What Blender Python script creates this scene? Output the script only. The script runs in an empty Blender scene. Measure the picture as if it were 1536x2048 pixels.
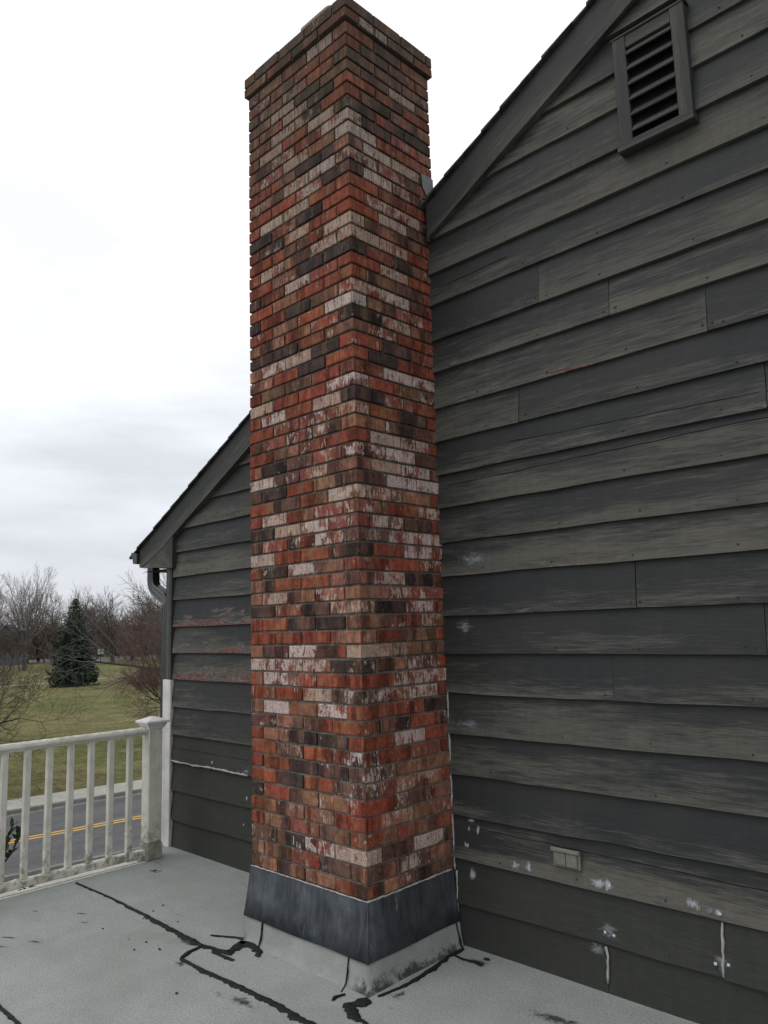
import bpy, bmesh, math, random
from mathutils import Vector, Matrix, noise as mnoise

random.seed(11)
SC = bpy.context.scene
COL = SC.collection
rad = math.radians

# ------------------------------------------------------------------ camera
YAW, PITCH, ROLL = rad(-44.2353), rad(8.5174), rad(-1.73969)
cam_d = bpy.data.cameras.new('camera')
cam_d.sensor_fit = 'HORIZONTAL'
cam_d.sensor_width = 36.0
cam_d.lens = 36.0 * 1538.87 / 1536.0
cam_d.clip_start = 0.05
cam_d.clip_end = 4000
cam = bpy.data.objects.new('camera', cam_d)
COL.objects.link(cam)
fd = Vector((math.cos(PITCH) * math.sin(YAW), math.cos(PITCH) * math.cos(YAW), math.sin(PITCH)))
rt = Vector((math.cos(YAW), -math.sin(YAW), 0))
up = rt.cross(fd)
r2 = math.cos(ROLL) * rt + math.sin(ROLL) * up
u2 = -math.sin(ROLL) * rt + math.cos(ROLL) * up
cam.matrix_world = Matrix(((r2.x, u2.x, -fd.x, 3.40607), (r2.y, u2.y, -fd.y, -3.07059), (r2.z, u2.z, -fd.z, 1.17848), (0, 0, 0, 1)))
SC.camera = cam

# ------------------------------------------------------------------ light
SUN_EL, SUN_AZ = rad(52), rad(205)
world = bpy.data.worlds.new('World')
SC.world = world
world.use_nodes = True
wn = world.node_tree
wn.nodes.clear()
def wnode(t, **kw):
    n = wn.nodes.new(t)
    for k, v in kw.items(): setattr(n, k, v)
    return n
w_out = wnode('ShaderNodeOutputWorld'); w_bg = wnode('ShaderNodeBackground')
w_bg.inputs['Strength'].default_value = 0.1
w_sky = wnode('ShaderNodeTexSky', sky_type='NISHITA', sun_disc=False)
w_sky.sun_elevation = SUN_EL; w_sky.sun_rotation = SUN_AZ
w_tc = wnode('ShaderNodeTexCoord'); w_sep = wnode('ShaderNodeSeparateXYZ')
wn.links.new(w_tc.outputs['Generated'], w_sep.inputs[0])
# overcast deck: brighter overhead, greyer bands of cloud low down
w_grad = wnode('ShaderNodeValToRGB')
cr = w_grad.color_ramp
cr.elements[0].position = 0.0; cr.elements[0].color = (7.0, 7.25, 7.7, 1)
cr.elements[1].position = 0.75; cr.elements[1].color = (11.4, 11.6, 11.9, 1)
for pos, c in ((0.13, (7.5, 7.75, 8.3, 1)), (0.24, (8.7, 9.1, 9.6, 1)), (0.40, (10.9, 11.05, 11.3, 1))):
    e = cr.elements.new(pos); e.color = c
wn.links.new(w_sep.outputs['Z'], w_grad.inputs[0])
w_map = wnode('ShaderNodeMapping'); w_map.inputs['Scale'].default_value = (2.2, 2.2, 9.0)
w_map.inputs['Location'].default_value = (0.9, 0.35, 0.2)
wn.links.new(w_tc.outputs['Generated'], w_map.inputs[0])
w_nz = wnode('ShaderNodeTexNoise'); w_nz.inputs['Scale'].default_value = 1.6
w_nz.inputs['Detail'].default_value = 6; w_nz.inputs['Roughness'].default_value = 0.55
wn.links.new(w_map.outputs[0], w_nz.inputs['Vector'])
w_mr = wnode('ShaderNodeMapRange'); w_mr.inputs['From Min'].default_value = 0.34; w_mr.inputs['From Max'].default_value = 0.66
w_mr.inputs['To Min'].default_value = 0.93; w_mr.inputs['To Max'].default_value = 1.18
wn.links.new(w_nz.outputs[0], w_mr.inputs['Value'])
w_mul = wnode('ShaderNodeMix', data_type='RGBA', blend_type='MULTIPLY'); w_mul.inputs[0].default_value = 1
wn.links.new(w_grad.outputs[0], w_mul.inputs[6]); wn.links.new(w_mr.outputs[0], w_mul.inputs[7])
w_mix = wnode('ShaderNodeMix', data_type='RGBA'); w_mix.inputs[0].default_value = 0.94
wn.links.new(w_sky.outputs[0], w_mix.inputs[6]); wn.links.new(w_mul.outputs[2], w_mix.inputs[7])
wn.links.new(w_mix.outputs[2], w_bg.inputs['Color']); wn.links.new(w_bg.outputs[0], w_out.inputs[0])

sun_d = bpy.data.lights.new('sun', 'SUN')
sun_d.energy = 0.5; sun_d.angle = rad(30); sun_d.color = (1.0, 0.97, 0.93)
sun = bpy.data.objects.new('sun', sun_d); COL.objects.link(sun)
sv = Vector((math.sin(SUN_AZ) * math.cos(SUN_EL), math.cos(SUN_AZ) * math.cos(SUN_EL), math.sin(SUN_EL)))
sun.rotation_euler = sv.to_track_quat('Z', 'Y').to_euler()
sun.location = (0, -8, 12)

SC.view_settings.view_transform = 'Standard'
SC.view_settings.look = 'None'
SC.view_settings.exposure = 0.0
SC.view_settings.gamma = 1.0

# ------------------------------------------------------------------ node helper
class NB:
    """small builder for procedural materials"""
    def __init__(s, name, rough=0.85, spec=0.3):
        s.m = bpy.data.materials.new(name); s.m.use_nodes = True
        s.t = s.m.node_tree; s.b = s.t.nodes['Principled BSDF']
        s.b.inputs['Roughness'].default_value = rough
        s.b.inputs['Specular IOR Level'].default_value = spec
        s.tc = s.n('ShaderNodeTexCoord')
    def n(s, t, **kw):
        k = s.t.nodes.new(t)
        for a, v in kw.items(): setattr(k, a, v)
        return k
    def put(s, sock, v):
        if isinstance(v, bpy.types.NodeSocket): s.t.links.new(v, sock)
        elif v is not None: sock.default_value = v
    def obj(s): return s.tc.outputs['Object']
    def uv(s): return s.tc.outputs['UV']
    def attr(s, name): return s.n('ShaderNodeAttribute', attribute_name=name)
    def map(s, v, scale=(1, 1, 1), loc=(0, 0, 0), rot=(0, 0, 0)):
        k = s.n('ShaderNodeMapping'); s.put(k.inputs[0], v)
        k.inputs['Scale'].default_value = scale; k.inputs['Location'].default_value = loc; k.inputs['Rotation'].default_value = rot
        return k.outputs[0]
    def noise(s, v, scale, detail=4, rough=0.55, dist=0.0):
        k = s.n('ShaderNodeTexNoise'); s.put(k.inputs['Vector'], v); s.put(k.inputs['Scale'], scale)
        k.inputs['Detail'].default_value = detail; k.inputs['Roughness'].default_value = rough; k.inputs['Distortion'].default_value = dist
        return k.outputs[0]
    def voro(s, v, scale, feature='F1'):
        k = s.n('ShaderNodeTexVoronoi', feature=feature); s.put(k.inputs['Vector'], v); k.inputs['Scale'].default_value = scale
        return k.outputs[0]
    def math(s, op, a, b=None, c=None, clamp=False):
        k = s.n('ShaderNodeMath', operation=op, use_clamp=clamp)
        s.put(k.inputs[0], a); s.put(k.inputs[1], b)
        if c is not None: s.put(k.inputs[2], c)
        return k.outputs[0]
    def ss(s, v, a, b, lo=0.0, hi=1.0):
        k = s.n('ShaderNodeMapRange', interpolation_type='SMOOTHSTEP'); s.put(k.inputs['Value'], v)
        s.put(k.inputs['From Min'], a); s.put(k.inputs['From Max'], b); s.put(k.inputs['To Min'], lo); s.put(k.inputs['To Max'], hi)
        return k.outputs[0]
    def mix(s, f, a, b, mode='MIX'):
        k = s.n('ShaderNodeMix', data_type='RGBA', blend_type=mode); s.put(k.inputs[0], f); s.put(k.inputs[6], a); s.put(k.inputs[7], b)
        return k.outputs[2]
    def sep(s, v):
        k = s.n('ShaderNodeSeparateXYZ'); s.put(k.inputs[0], v); return k.outputs
    def comb(s, x, y, z):
        k = s.n('ShaderNodeCombineXYZ'); s.put(k.inputs[0], x); s.put(k.inputs[1], y); s.put(k.inputs[2], z); return k.outputs[0]
    def col(s, v): s.put(s.b.inputs['Base Color'], v)
    def bump(s, h, strength=0.5, dist=0.01):
        k = s.n('ShaderNodeBump'); k.inputs['Strength'].default_value = strength; k.inputs['Distance'].default_value = dist
        s.put(k.inputs['Height'], h); s.t.links.new(k.outputs[0], s.b.inputs['Normal'])

def c4(r, g, b): return (r, g, b, 1.0)

# ------------------------------------------------------------------ materials
def mat_brick():
    m = NB('brick', 0.92, 0.2)
    ca = m.attr('ca'); cb = m.attr('cb')
    u, v, _ = m.sep(m.uv())
    o = m.obj()
    wob = m.noise(m.map(o, (60, 60, 25)), 1.0, 3)
    uu = m.math('ADD', u, m.math('MULTIPLY', m.math('SUBTRACT', wob, 0.5), 0.30))
    t1 = cb.outputs['Alpha']
    msk = m.ss(m.math('SUBTRACT', uu, t1), -0.09, 0.09)
    base = m.mix(msk, ca.outputs['Color'], cb.outputs['Color'])
    # kiln flashing: darker bars across a brick, a different set on every brick
    sa = m.n('ShaderNodeSeparateColor'); m.put(sa.inputs[0], ca.outputs['Color'])
    bar = m.noise(m.comb(m.math('MULTIPLY', uu, 2.6), m.math('MULTIPLY', sa.outputs[0], 190.0), m.math('MULTIPLY', sa.outputs[1], 310.0)), 1.0, 2, 0.5)
    base = m.mix(1.0, base, m.ss(bar, 0.50, 0.63, 1.08, 0.52), 'MULTIPLY')
    base = m.mix(m.ss(bar, 0.42, 0.34, 0.0, 0.45), base, c4(0.20, 0.115, 0.07))
    streak = m.noise(m.map(o, (110, 110, 9)), 1.0, 5, 0.65)
    base = m.mix(1.0, base, m.ss(streak, 0.25, 0.75, 0.80, 1.20), 'MULTIPLY')
    blot = m.noise(o, 30, 5, 0.65)
    base = m.mix(1.0, base, m.ss(blot, 0.3, 0.7, 0.70, 1.30), 'MULTIPLY')
    pit = m.voro(o, 170)
    pm = m.ss(pit, 0.12, 0.30, 0.40, 1.0)
    base = m.mix(1.0, base, pm, 'MULTIPLY')
    # lime bloom in vertical runs, strongest on the bricks that carry it
    n1 = m.noise(m.map(o, (80, 80, 22)), 1.0, 6, 0.72, 0.5)
    n2 = m.noise(o, 13, 3)
    nn = m.math('ADD', m.math('MULTIPLY', n1, 0.55), m.math('MULTIPLY', n2, 0.45))
    thr = m.math('SUBTRACT', 0.72, m.math('MULTIPLY', ca.outputs['Alpha'], 0.38))
    wm = m.ss(m.math('SUBTRACT', nn, thr), -0.022, 0.030)
    grain = m.noise(o, 230, 3, 0.7)
    wm = m.math('MULTIPLY', wm, m.ss(grain, 0.36, 0.50, 0.15, 1.0))
    dust = m.math('MULTIPLY', m.ss(m.noise(o, 150, 4, 0.75), 0.60, 0.68), 0.55)
    wm = m.math('MAXIMUM', wm, m.math('MULTIPLY', dust, m.ss(n2, 0.40, 0.60)))
    z = m.sep(o)[2]
    bloom = m.mix(m.ss(z, 2.2, 4.2), c4(0.64, 0.53, 0.50), c4(0.54, 0.46, 0.40))
    tn = m.noise(m.comb(m.math('MULTIPLY', sa.outputs[0], 431.0), m.math('MULTIPLY', sa.outputs[1], 977.0), 3.1), 1.0, 1)
    bloom = m.mix(m.ss(tn, 0.35, 0.65), bloom, c4(0.46, 0.345, 0.265))
    bloom = m.mix(1.0, bloom, m.ss(streak, 0.25, 0.75, 0.66, 1.24), 'MULTIPLY')
    bloom = m.mix(1.0, bloom, m.ss(m.noise(o, 95, 4, 0.7), 0.3, 0.7, 0.72, 1.2), 'MULTIPLY')
    bloom = m.mix(1.0, bloom, m.ss(pm, 0.4, 1.0, 0.55, 1.0), 'MULTIPLY')
    base = m.mix(m.math('MULTIPLY', wm, 0.9), base, bloom)
    # rain-washed soot in thin runs, mostly on the upper courses
    run = m.noise(m.map(o, (140, 140, 5)), 1.0, 4, 0.6)
    base = m.mix(1.0, base, m.ss(m.math('ADD', run, m.math('MULTIPLY', m.ss(z, 1.8, 4.6), 0.10)), 0.56, 0.70, 1.0, 0.48), 'MULTIPLY')
    # soot and algae near the top
    top = m.ss(m.math('ADD', z, m.math('MULTIPLY', n2, 1.6)), 4.1, 5.7)
    base = m.mix(m.math('MULTIPLY', top, 0.55), base, c4(0.075, 0.062, 0.045))
    m.col(base)
    hgt = m.math('ADD', m.math('MULTIPLY', m.noise(o, 190, 4), 0.6), m.math('MULTIPLY', pm, 0.6))
    m.bump(hgt, 0.55, 0.003)
    return m.m

def mat_mortar():
    m = NB('mortar', 0.95, 0.15)
    o = m.obj(); z = m.sep(o)[2]
    n = m.noise(o, 30, 5); f = m.noise(o, 260, 2)
    base = m.mix(m.ss(n, 0.3, 0.7), c4(0.13, 0.115, 0.10), c4(0.25, 0.225, 0.195))
    hi = m.ss(m.math('ADD', z, n), 1.6, 3.6)
    base = m.mix(m.math('MULTIPLY', hi, 0.8), base, c4(0.065, 0.058, 0.050))
    moss = m.ss(m.noise(o, 6, 3), 0.52, 0.66)
    base = m.mix(m.math('MULTIPLY', moss, 0.5), base, c4(0.11, 0.10, 0.045))
    base = m.mix(1.0, base, m.ss(f, 0.3, 0.7, 0.75, 1.25), 'MULTIPLY')
    m.col(base); m.bump(f, 0.6, 0.004)
    return m.m

def mat_wood(name, dark, light, bias=0.0, axis_u=1.0, paint=None):
    """weather-worn grey stain: pale streaks along the grain where the rain has reached"""
    m = NB(name, 0.78, 0.25)
    a = m.attr('bc'); r_, g_, b_ = None, None, None
    s3 = m.n('ShaderNodeSeparateColor'); m.put(s3.inputs[0], a.outputs['Color'])
    wth, peel, rnd = s3.outputs[0], s3.outputs[1], s3.outputs[2]
    u, v, _ = m.sep(m.uv())
    off = m.math('MULTIPLY', rnd, 57.0)
    base_v = m.comb(m.math('ADD', u, off), m.math('MULTIPLY', v, 0.19), off)
    big = m.noise(m.map(base_v, (1.5, 13, 1)), 1.0, 5, 0.6)
    mid = m.noise(m.map(base_v, (5, 75, 1)), 1.0, 5, 0.65)
    fine = m.noise(m.map(base_v, (12, 420, 1)), 1.0, 3, 0.6)
    low = m.math('MULTIPLY', m.math('SUBTRACT', 0.55, v), 0.40)
    low = m.math('ADD', low, m.math('MULTIPLY', m.math('SUBTRACT', rnd, 0.5), 0.26))
    wide = m.noise(m.map(base_v, (0.55, 4.5, 1)), 1.0, 3, 0.5)
    low = m.math('ADD', low, m.math('MULTIPLY', m.math('SUBTRACT', wide, 0.5), 0.55))
    s = m.math('ADD', m.math('ADD', m.math('MULTIPLY', big, 0.85), m.math('MULTIPLY', mid, 0.62)), low)
    s = m.math('ADD', s, m.math('MULTIPLY', m.math('SUBTRACT', fine, 0.5), 0.42))
    s = m.math('ADD', s, bias)
    w = m.math('MULTIPLY', m.ss(s, 0.63, 1.04), wth)
    dk = m.mix(m.ss(m.noise(base_v, 2.2, 3), 0.3, 0.7), dark, tuple([dark[0] * 1.25, dark[1] * 1.18, dark[2] * 1.05, 1]))
    lt = m.mix(m.ss(m.noise(base_v, 0.8, 2), 0.35, 0.65), light, tuple([light[0] * 0.84, light[1] * 0.90, light[2] * 0.90, 1]))
    dk = m.mix(m.ss(wth, 0.22, 0.12), dk, c4(0.0375, 0.0395, 0.0345))
    c = m.mix(w, dk, lt)
    c = m.mix(1.0, c, m.ss(fine, 0.25, 0.75, 0.80, 1.18), 'MULTIPLY')
    drip = m.noise(m.map(base_v, (38, 3.0, 1)), 1.0, 4, 0.6)
    c = m.mix(1.0, c, m.ss(drip, 0.3, 0.7, 0.95, 1.05), 'MULTIPLY')
    stn = m.noise(m.map(base_v, (2.2, 16, 1)), 1.0, 6, 0.7, 0.8)
    c = m.mix(m.math('MULTIPLY', m.ss(stn, 0.60, 0.66), m.math('MULTIPLY', wth, 0.6)), c, dark)
    # flaked spots down to the primer
    pn = m.noise(m.map(base_v, (3.6, 26, 1)), 1.0, 6, 0.62, 0.5)
    pk = m.math('ADD', m.math('MULTIPLY', pn, 1.25), m.math('MULTIPLY', m.math('SUBTRACT', 0.20, v), 0.62))
    pth = m.math('SUBTRACT', 1.155, m.math('MULTIPLY', peel, 0.60))
    pm = m.ss(m.math('SUBTRACT', pk, pth), -0.008, 0.012)
    edge = m.math('MULTIPLY', m.ss(m.math('SUBTRACT', pk, pth), -0.05, -0.008), m.math('SUBTRACT', 1.0, pm))
    prim = m.mix(m.ss(m.noise(base_v, 20, 3), 0.35, 0.65), c4(0.098, 0.048, 0.042), c4(0.150, 0.085, 0.074))
    c = m.mix(m.math('MULTIPLY', edge, m.math('MULTIPLY', m.math('GREATER_THAN', peel, 0.15), 0.6)), c, c4(0.22, 0.22, 0.20))
    c = m.mix(pm, c, prim)
    m.col(c)
    hgt = m.math('ADD', m.math('ADD', m.math('MULTIPLY', fine, 0.5), m.math('MULTIPLY', mid, 0.35)), m.math('MULTIPLY', pm, -0.7))
    hgt = m.math('MULTIPLY', hgt, m.ss(wth, 0.0, 0.5, 0.25, 1.0))
    m.bump(hgt, 0.45, 0.004)
    m.put(m.b.inputs['Roughness'], m.ss(w, 0, 1, 0.62, 0.9))
    return m.m

def mat_simple(name, a, b, scale=20, rough=0.7, spec=0.3, bump=0.0, streak=None, metal=0.0):
    m = NB(name, rough, spec)
    o = m.obj()
    v = m.map(o, streak) if streak else o
    n = m.noise(v, scale if not streak else 1.0, 5, 0.6)
    n2 = m.noise(o, scale * 9, 2)
    c = m.mix(m.ss(n, 0.3, 0.7), a, b)
    c = m.mix(1.0, c, m.ss(n2, 0.3, 0.7, 0.9, 1.1), 'MULTIPLY')
    m.col(c); m.b.inputs['Metallic'].default_value = metal
    if bump: m.bump(m.math('ADD', n, m.math('MULTIPLY', n2, 0.3)), bump, 0.004)
    return m.m

def mat_white_paint():
    """old white paint on the railing: grime, lichen and flaked places"""
    m = NB('old_white_paint', 0.6, 0.35)
    o = m.obj(); z = m.sep(o)[2]
    n = m.noise(o, 9, 5); st = m.noise(m.map(o, (70, 70, 9)), 1.0, 5, 0.65); f = m.noise(o, 130, 3)
    c = m.mix(m.ss(n, 0.3, 0.7), c4(0.52, 0.51, 0.44), c4(0.66, 0.65, 0.58))
    c = m.mix(m.math('MULTIPLY', m.ss(st, 0.52, 0.74), 0.4), c, c4(0.30, 0.29, 0.22))
    geo = m.n('ShaderNodeNewGeometry')
    nz = m.sep(geo.outputs['Normal'])[2]
    upf = m.math('MULTIPLY', m.ss(nz, 0.2, 0.9), m.ss(m.noise(o, 34, 5, 0.7), 0.42, 0.62))
    lowm = m.ss(z, 0.40, 0.06)
    c = m.mix(m.math('MULTIPLY', upf, 0.55), c, c4(0.20, 0.19, 0.13))
    c = m.mix(m.math('MULTIPLY', m.math('MULTIPLY', m.ss(m.noise(o, 16, 5, 0.7), 0.46, 0.62), lowm), 0.75), c, c4(0.15, 0.145, 0.10))
    fl = m.ss(m.noise(m.map(o, (60, 60, 22)), 1.0, 5, 0.7), 0.66, 0.69)
    c = m.mix(m.math('MULTIPLY', fl, 0.85), c, c4(0.13, 0.105, 0.08))
    m.col(c); m.bump(m.math('SUBTRACT', m.math('MULTIPLY', f, 0.4), fl), 0.35, 0.003)
    return m.m

def mat_deck():
    m = NB('granulated_roofing', 0.95, 0.2)
    o = m.obj()
    g1 = m.noise(o, 190, 3, 0.8); g2 = m.voro(o, 190)
    big = m.noise(o, 1.3, 4); mid = m.noise(o, 7, 5, 0.6)
    c = m.mix(m.ss(big, 0.35, 0.65), c4(0.270, 0.290, 0.272), c4(0.306, 0.325, 0.310))
    c = m.mix(1.0, c, m.ss(mid, 0.3, 0.7, 0.95, 1.05), 'MULTIPLY')
    c = m.mix(1.0, c, m.ss(g1, 0.25, 0.75, 0.58, 1.42), 'MULTIPLY')
    g3 = m.noise(o, 80, 3, 0.75)
    c = m.mix(1.0, c, m.ss(g3, 0.28, 0.72, 0.87, 1.13), 'MULTIPLY')
    spk = m.ss(g2, 0.05, 0.13, 1.0, 0.0)
    c = m.mix(m.math('MULTIPLY', spk, 0.45), c, c4(0.55, 0.56, 0.55))
    # dark ponding dirt and loose grit
    d = m.ss(m.math('ADD', m.math('MULTIPLY', m.noise(m.map(o, (2.0, 7.5, 1)), 1.0, 6, 0.7), 0.72), m.math('MULTIPLY', m.noise(o, 42, 4, 0.7), 0.28)), 0.585, 0.68)
    c = m.mix(m.math('MULTIPLY', d, 0.5), c, c4(0.06, 0.06, 0.055))
    grit = m.ss(m.voro(o, 34), 0.055, 0.085, 1.0, 0.0)
    gm = m.math('MULTIPLY', grit, m.ss(m.noise(o, 2.6, 3), 0.50, 0.60))
    c = m.mix(m.math('MULTIPLY', gm, 0.8), c, c4(0.06, 0.055, 0.05))
    tanst = m.ss(m.noise(o, 2.1, 5, 0.6), 0.60, 0.74)
    c = m.mix(m.math('MULTIPLY', tanst, 0.35), c, c4(0.20, 0.175, 0.13))
    m.col(c); m.bump(m.math('ADD', m.math('MULTIPLY', g1, 0.7), m.math('MULTIPLY', mid, 0.6)), 0.5, 0.004)
    return m.m

def mat_curb():
    m = NB('curb_membrane', 0.95, 0.2)
    o = m.obj(); z = m.sep(o)[2]
    g1 = m.noise(o, 420, 2, 0.7); mid = m.noise(o, 9, 5, 0.65)
    c = m.mix(m.ss(mid, 0.3, 0.7), c4(0.255, 0.268, 0.252), c4(0.31, 0.32, 0.307))
    c = m.mix(1.0, c, m.ss(g1, 0.25, 0.75, 0.65, 1.35), 'MULTIPLY')
    # tar and mildew creeping up from the foot
    t = m.math('ADD', m.math('MULTIPLY', m.noise(o, 30, 6, 0.75), 0.55), m.math('MULTIPLY', m.noise(o, 6, 3), 0.45))
    x_, y_, _z = m.sep(o)
    side = m.math('MAXIMUM', m.ss(x_, 0.34, 0.46), m.math('MULTIPLY', m.ss(x_, -0.36, -0.40), 0.8))
    ft = m.ss(m.math('ADD', m.math('MULTIPLY', z, 3.4), m.math('SUBTRACT', 0.60, t)), 0.06, 0.24, 1.0, 0.0)
    ft = m.math('MULTIPLY', ft, side)
    c = m.mix(m.math('MULTIPLY', ft, 0.9), c, c4(0.025, 0.025, 0.025))
    m.col(c); m.bump(m.math('ADD', g1, mid), 0.5, 0.004)
    return m.m

def mat_lead():
    m = NB('lead_sheet', 0.62, 0.35)
    o = m.obj()
    st = m.noise(m.map(o, (34, 34, 3.2)), 1.0, 6, 0.65); b = m.noise(o, 6, 4); sc = m.noise(m.map(o, (16, 16, 5)), 1.0, 7, 0.75, 1.2)
    c = m.mix(m.ss(st, 0.3, 0.7), c4(0.030, 0.034, 0.040), c4(0.068, 0.074, 0.083))
    c = m.mix(m.math('MULTIPLY', m.ss(b, 0.45, 0.70), 0.55), c, c4(0.125, 0.142, 0.165))
    c = m.mix(m.math('MULTIPLY', m.ss(sc, 0.59, 0.70), 0.6), c, c4(0.24, 0.26, 0.28))
    m.col(c); m.b.inputs['Metallic'].default_value = 0.25
    m.bump(m.math('ADD', b, m.math('MULTIPLY', st, 0.3)), 0.35, 0.012)
    return m.m

def mat_smear(name, col, thr0, thr1, sc=(30, 30, 30)):
    """thin coat of filler rubbed on the boards; it thins out to nothing"""
    m = NB(name, 0.8, 0.2)
    o = m.obj(); a = m.attr('fade')
    n = m.noise(m.map(o, sc), 1.0, 6, 0.7)
    al = m.ss(m.math('ADD', n, m.math('MULTIPLY', a.outputs['Fac'], 0.62)), thr0, thr1)
    m.col(m.mix(m.ss(m.noise(o, 90, 3), 0.3, 0.7), col, tuple([col[0] * 1.15, col[1] * 1.15, col[2] * 1.15, 1])))
    m.put(m.b.inputs['Alpha'], al)
    return m.m

def mat_grass():
    m = NB('lawn', 0.95, 0.1)
    o = m.obj()
    b = m.noise(o, 0.07, 5, 0.6); p = m.noise(m.map(o, (0.32, 0.32, 1)), 1.0, 6, 0.65); f = m.noise(o, 5.0, 5, 0.7); ff = m.noise(o, 22, 3, 0.7)
    c = m.mix(m.ss(b, 0.35, 0.65), c4(0.104, 0.110, 0.038), c4(0.150, 0.138, 0.058))
    c = m.mix(m.math('MULTIPLY', m.ss(p, 0.50, 0.66), 0.7), c, c4(0.195, 0.165, 0.082))
    x = m.sep(o)[0]
    near = m.math('MULTIPLY', m.ss(m.math('ADD', x, m.math('MULTIPLY', p, 9.0)), -27.0, -19.0), m.ss(m.noise(o, 1.1, 5, 0.7), 0.42, 0.58))
    c = m.mix(m.math('MULTIPLY', near, 0.75), c, c4(0.125, 0.092, 0.055))
    dk = m.ss(m.noise(o, 0.5, 4, 0.7), 0.55, 0.68)
    c = m.mix(m.math('MULTIPLY', dk, 0.45), c, c4(0.062, 0.082, 0.022))
    c = m.mix(1.0, c, m.ss(f, 0.25, 0.75, 0.55, 1.45), 'MULTIPLY')
    md = m.noise(o, 0.9, 5, 0.7)
    c = m.mix(1.0, c, m.ss(md, 0.3, 0.7, 0.72, 1.25), 'MULTIPLY')
    c = m.mix(1.0, c, m.ss(ff, 0.25, 0.75, 0.75, 1.25), 'MULTIPLY')
    m.col(c); m.bump(m.math('ADD', f, ff), 0.8, 0.05)
    return m.m

def mat_foliage(name, a, b, scale=3):
    m = NB(name, 0.75, 0.25)
    o = m.obj()
    n = m.noise(o, scale, 4, 0.7); ge = m.n('ShaderNodeNewGeometry')
    c = m.mix(m.ss(n, 0.3, 0.7), a, b)
    c = m.mix(1.0, c, m.ss(ge.outputs['Random Per Island'], 0, 1, 0.6, 1.4), 'MULTIPLY')
    m.col(c)
    return m.m

M = {}
M['brick'] = mat_brick(); M['mortar'] = mat_mortar()
M['siding'] = mat_wood('weathered_siding', c4(0.028, 0.030, 0.032), c4(0.140, 0.131, 0.110), bias=-0.055)
M['trim'] = mat_wood('weathered_trim', c4(0.032, 0.035, 0.036), c4(0.140, 0.138, 0.115), bias=-0.04)
M['roof'] = mat_simple('roof_shingle', c4(0.035, 0.037, 0.04), c4(0.07, 0.07, 0.07), 30, 0.95, 0.15, 0.5)
M['deck'] = mat_deck(); M['curb'] = mat_curb(); M['lead'] = mat_lead()
M['tar'] = mat_simple('tar', c4(0.007, 0.0075, 0.008), c4(0.018, 0.019, 0.020), 40, 0.75, 0.2, 0.6)
M['white'] = mat_white_paint()
M['pvc'] = mat_simple('white_trim_board', c4(0.60, 0.575, 0.575), c4(0.66, 0.635, 0.635), 1.2, 0.5, 0.35)
M['cream'] = mat_simple('cream_metal', c4(0.42, 0.39, 0.29), c4(0.55, 0.52, 0.42), 9, 0.5, 0.35)
M['drip'] = mat_simple('white_metal_edge', c4(0.72, 0.72, 0.72), c4(0.8, 0.8, 0.8), 5, 0.4, 0.4)
M['gutter'] = mat_simple('dark_gutter_metal', c4(0.022, 0.025, 0.029), c4(0.04, 0.044, 0.05), 12, 0.42, 0.45)
M['caulk'] = mat_simple('caulk', c4(0.29, 0.285, 0.27), c4(0.42, 0.415, 0.40), 40, 0.8, 0.2, 0.4)
M['smear'] = mat_smear('filler_smear', c4(0.34, 0.35, 0.37), 0.66, 1.06, (80, 80, 34))
M['smear_thin'] = mat_smear('filler_wash', c4(0.18, 0.19, 0.20), 0.76, 1.16, (26, 26, 70))
M['dirt'] = mat_smear('puddle_dirt', c4(0.055, 0.052, 0.046), 0.78, 1.18, (34, 34, 34))
M['sleeve'] = mat_simple('stained_sleeve', c4(0.20, 0.19, 0.155), c4(0.34, 0.33, 0.28), 14, 0.8, 0.2, 0.2)
M['filler'] = mat_simple('filler_dab', c4(0.45, 0.46, 0.47), c4(0.6, 0.6, 0.6), 60, 0.8, 0.2, 0.3)
M['cover'] = mat_simple('outlet_plastic', c4(0.15, 0.15, 0.125), c4(0.20, 0.20, 0.165), 25, 0.55, 0.35)
M['dark'] = mat_simple('dark_void', c4(0.006, 0.006, 0.007), c4(0.012, 0.012, 0.013), 10, 0.9, 0.1)
M['terracotta'] = mat_simple('terracotta', c4(0.19, 0.115, 0.09), c4(0.27, 0.175, 0.145), 14, 0.9, 0.2, 0.2)
M['stepflash'] = mat_simple('grey_flashing', c4(0.07, 0.08, 0.078), c4(0.13, 0.14, 0.135), 14, 0.5, 0.4, 0.2)
M['concrete'] = mat_simple('concrete', c4(0.29, 0.28, 0.25), c4(0.36, 0.35, 0.31), 3, 0.9, 0.2, 0.2)
M['gutterpan'] = mat_simple('kerb_concrete', c4(0.15, 0.145, 0.135), c4(0.21, 0.20, 0.185), 3, 0.9, 0.2, 0.2)
M['asphalt'] = mat_simple('asphalt', c4(0.074, 0.074, 0.075), c4(0.110, 0.109, 0.108), 0.8, 0.9, 0.25, 0.2, streak=(1.6, .18, 1))
M['yellow'] = mat_simple('yellow_paint', c4(0.52, 0.30, 0.045), c4(0.62, 0.37, 0.07), 6, 0.7, 0.3)
M['grass'] = mat_grass()
M['bark'] = mat_simple('bark', c4(0.070, 0.060, 0.052), c4(0.115, 0.10, 0.09), 6, 0.9, 0.15, 0.4)
M['bark_dark'] = mat_simple('dark_bark', c4(0.034, 0.029, 0.027), c4(0.06, 0.052, 0.048), 8, 0.9, 0.15, 0.4)
M['twig'] = mat_simple('grey_twigs', c4(0.105, 0.095, 0.088), c4(0.15, 0.135, 0.125), 1.0, 0.9, 0.15)
M['twig_pale'] = mat_simple('pale_twigs', c4(0.16, 0.15, 0.145), c4(0.21, 0.20, 0.19), 1.0, 0.9, 0.15)
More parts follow.
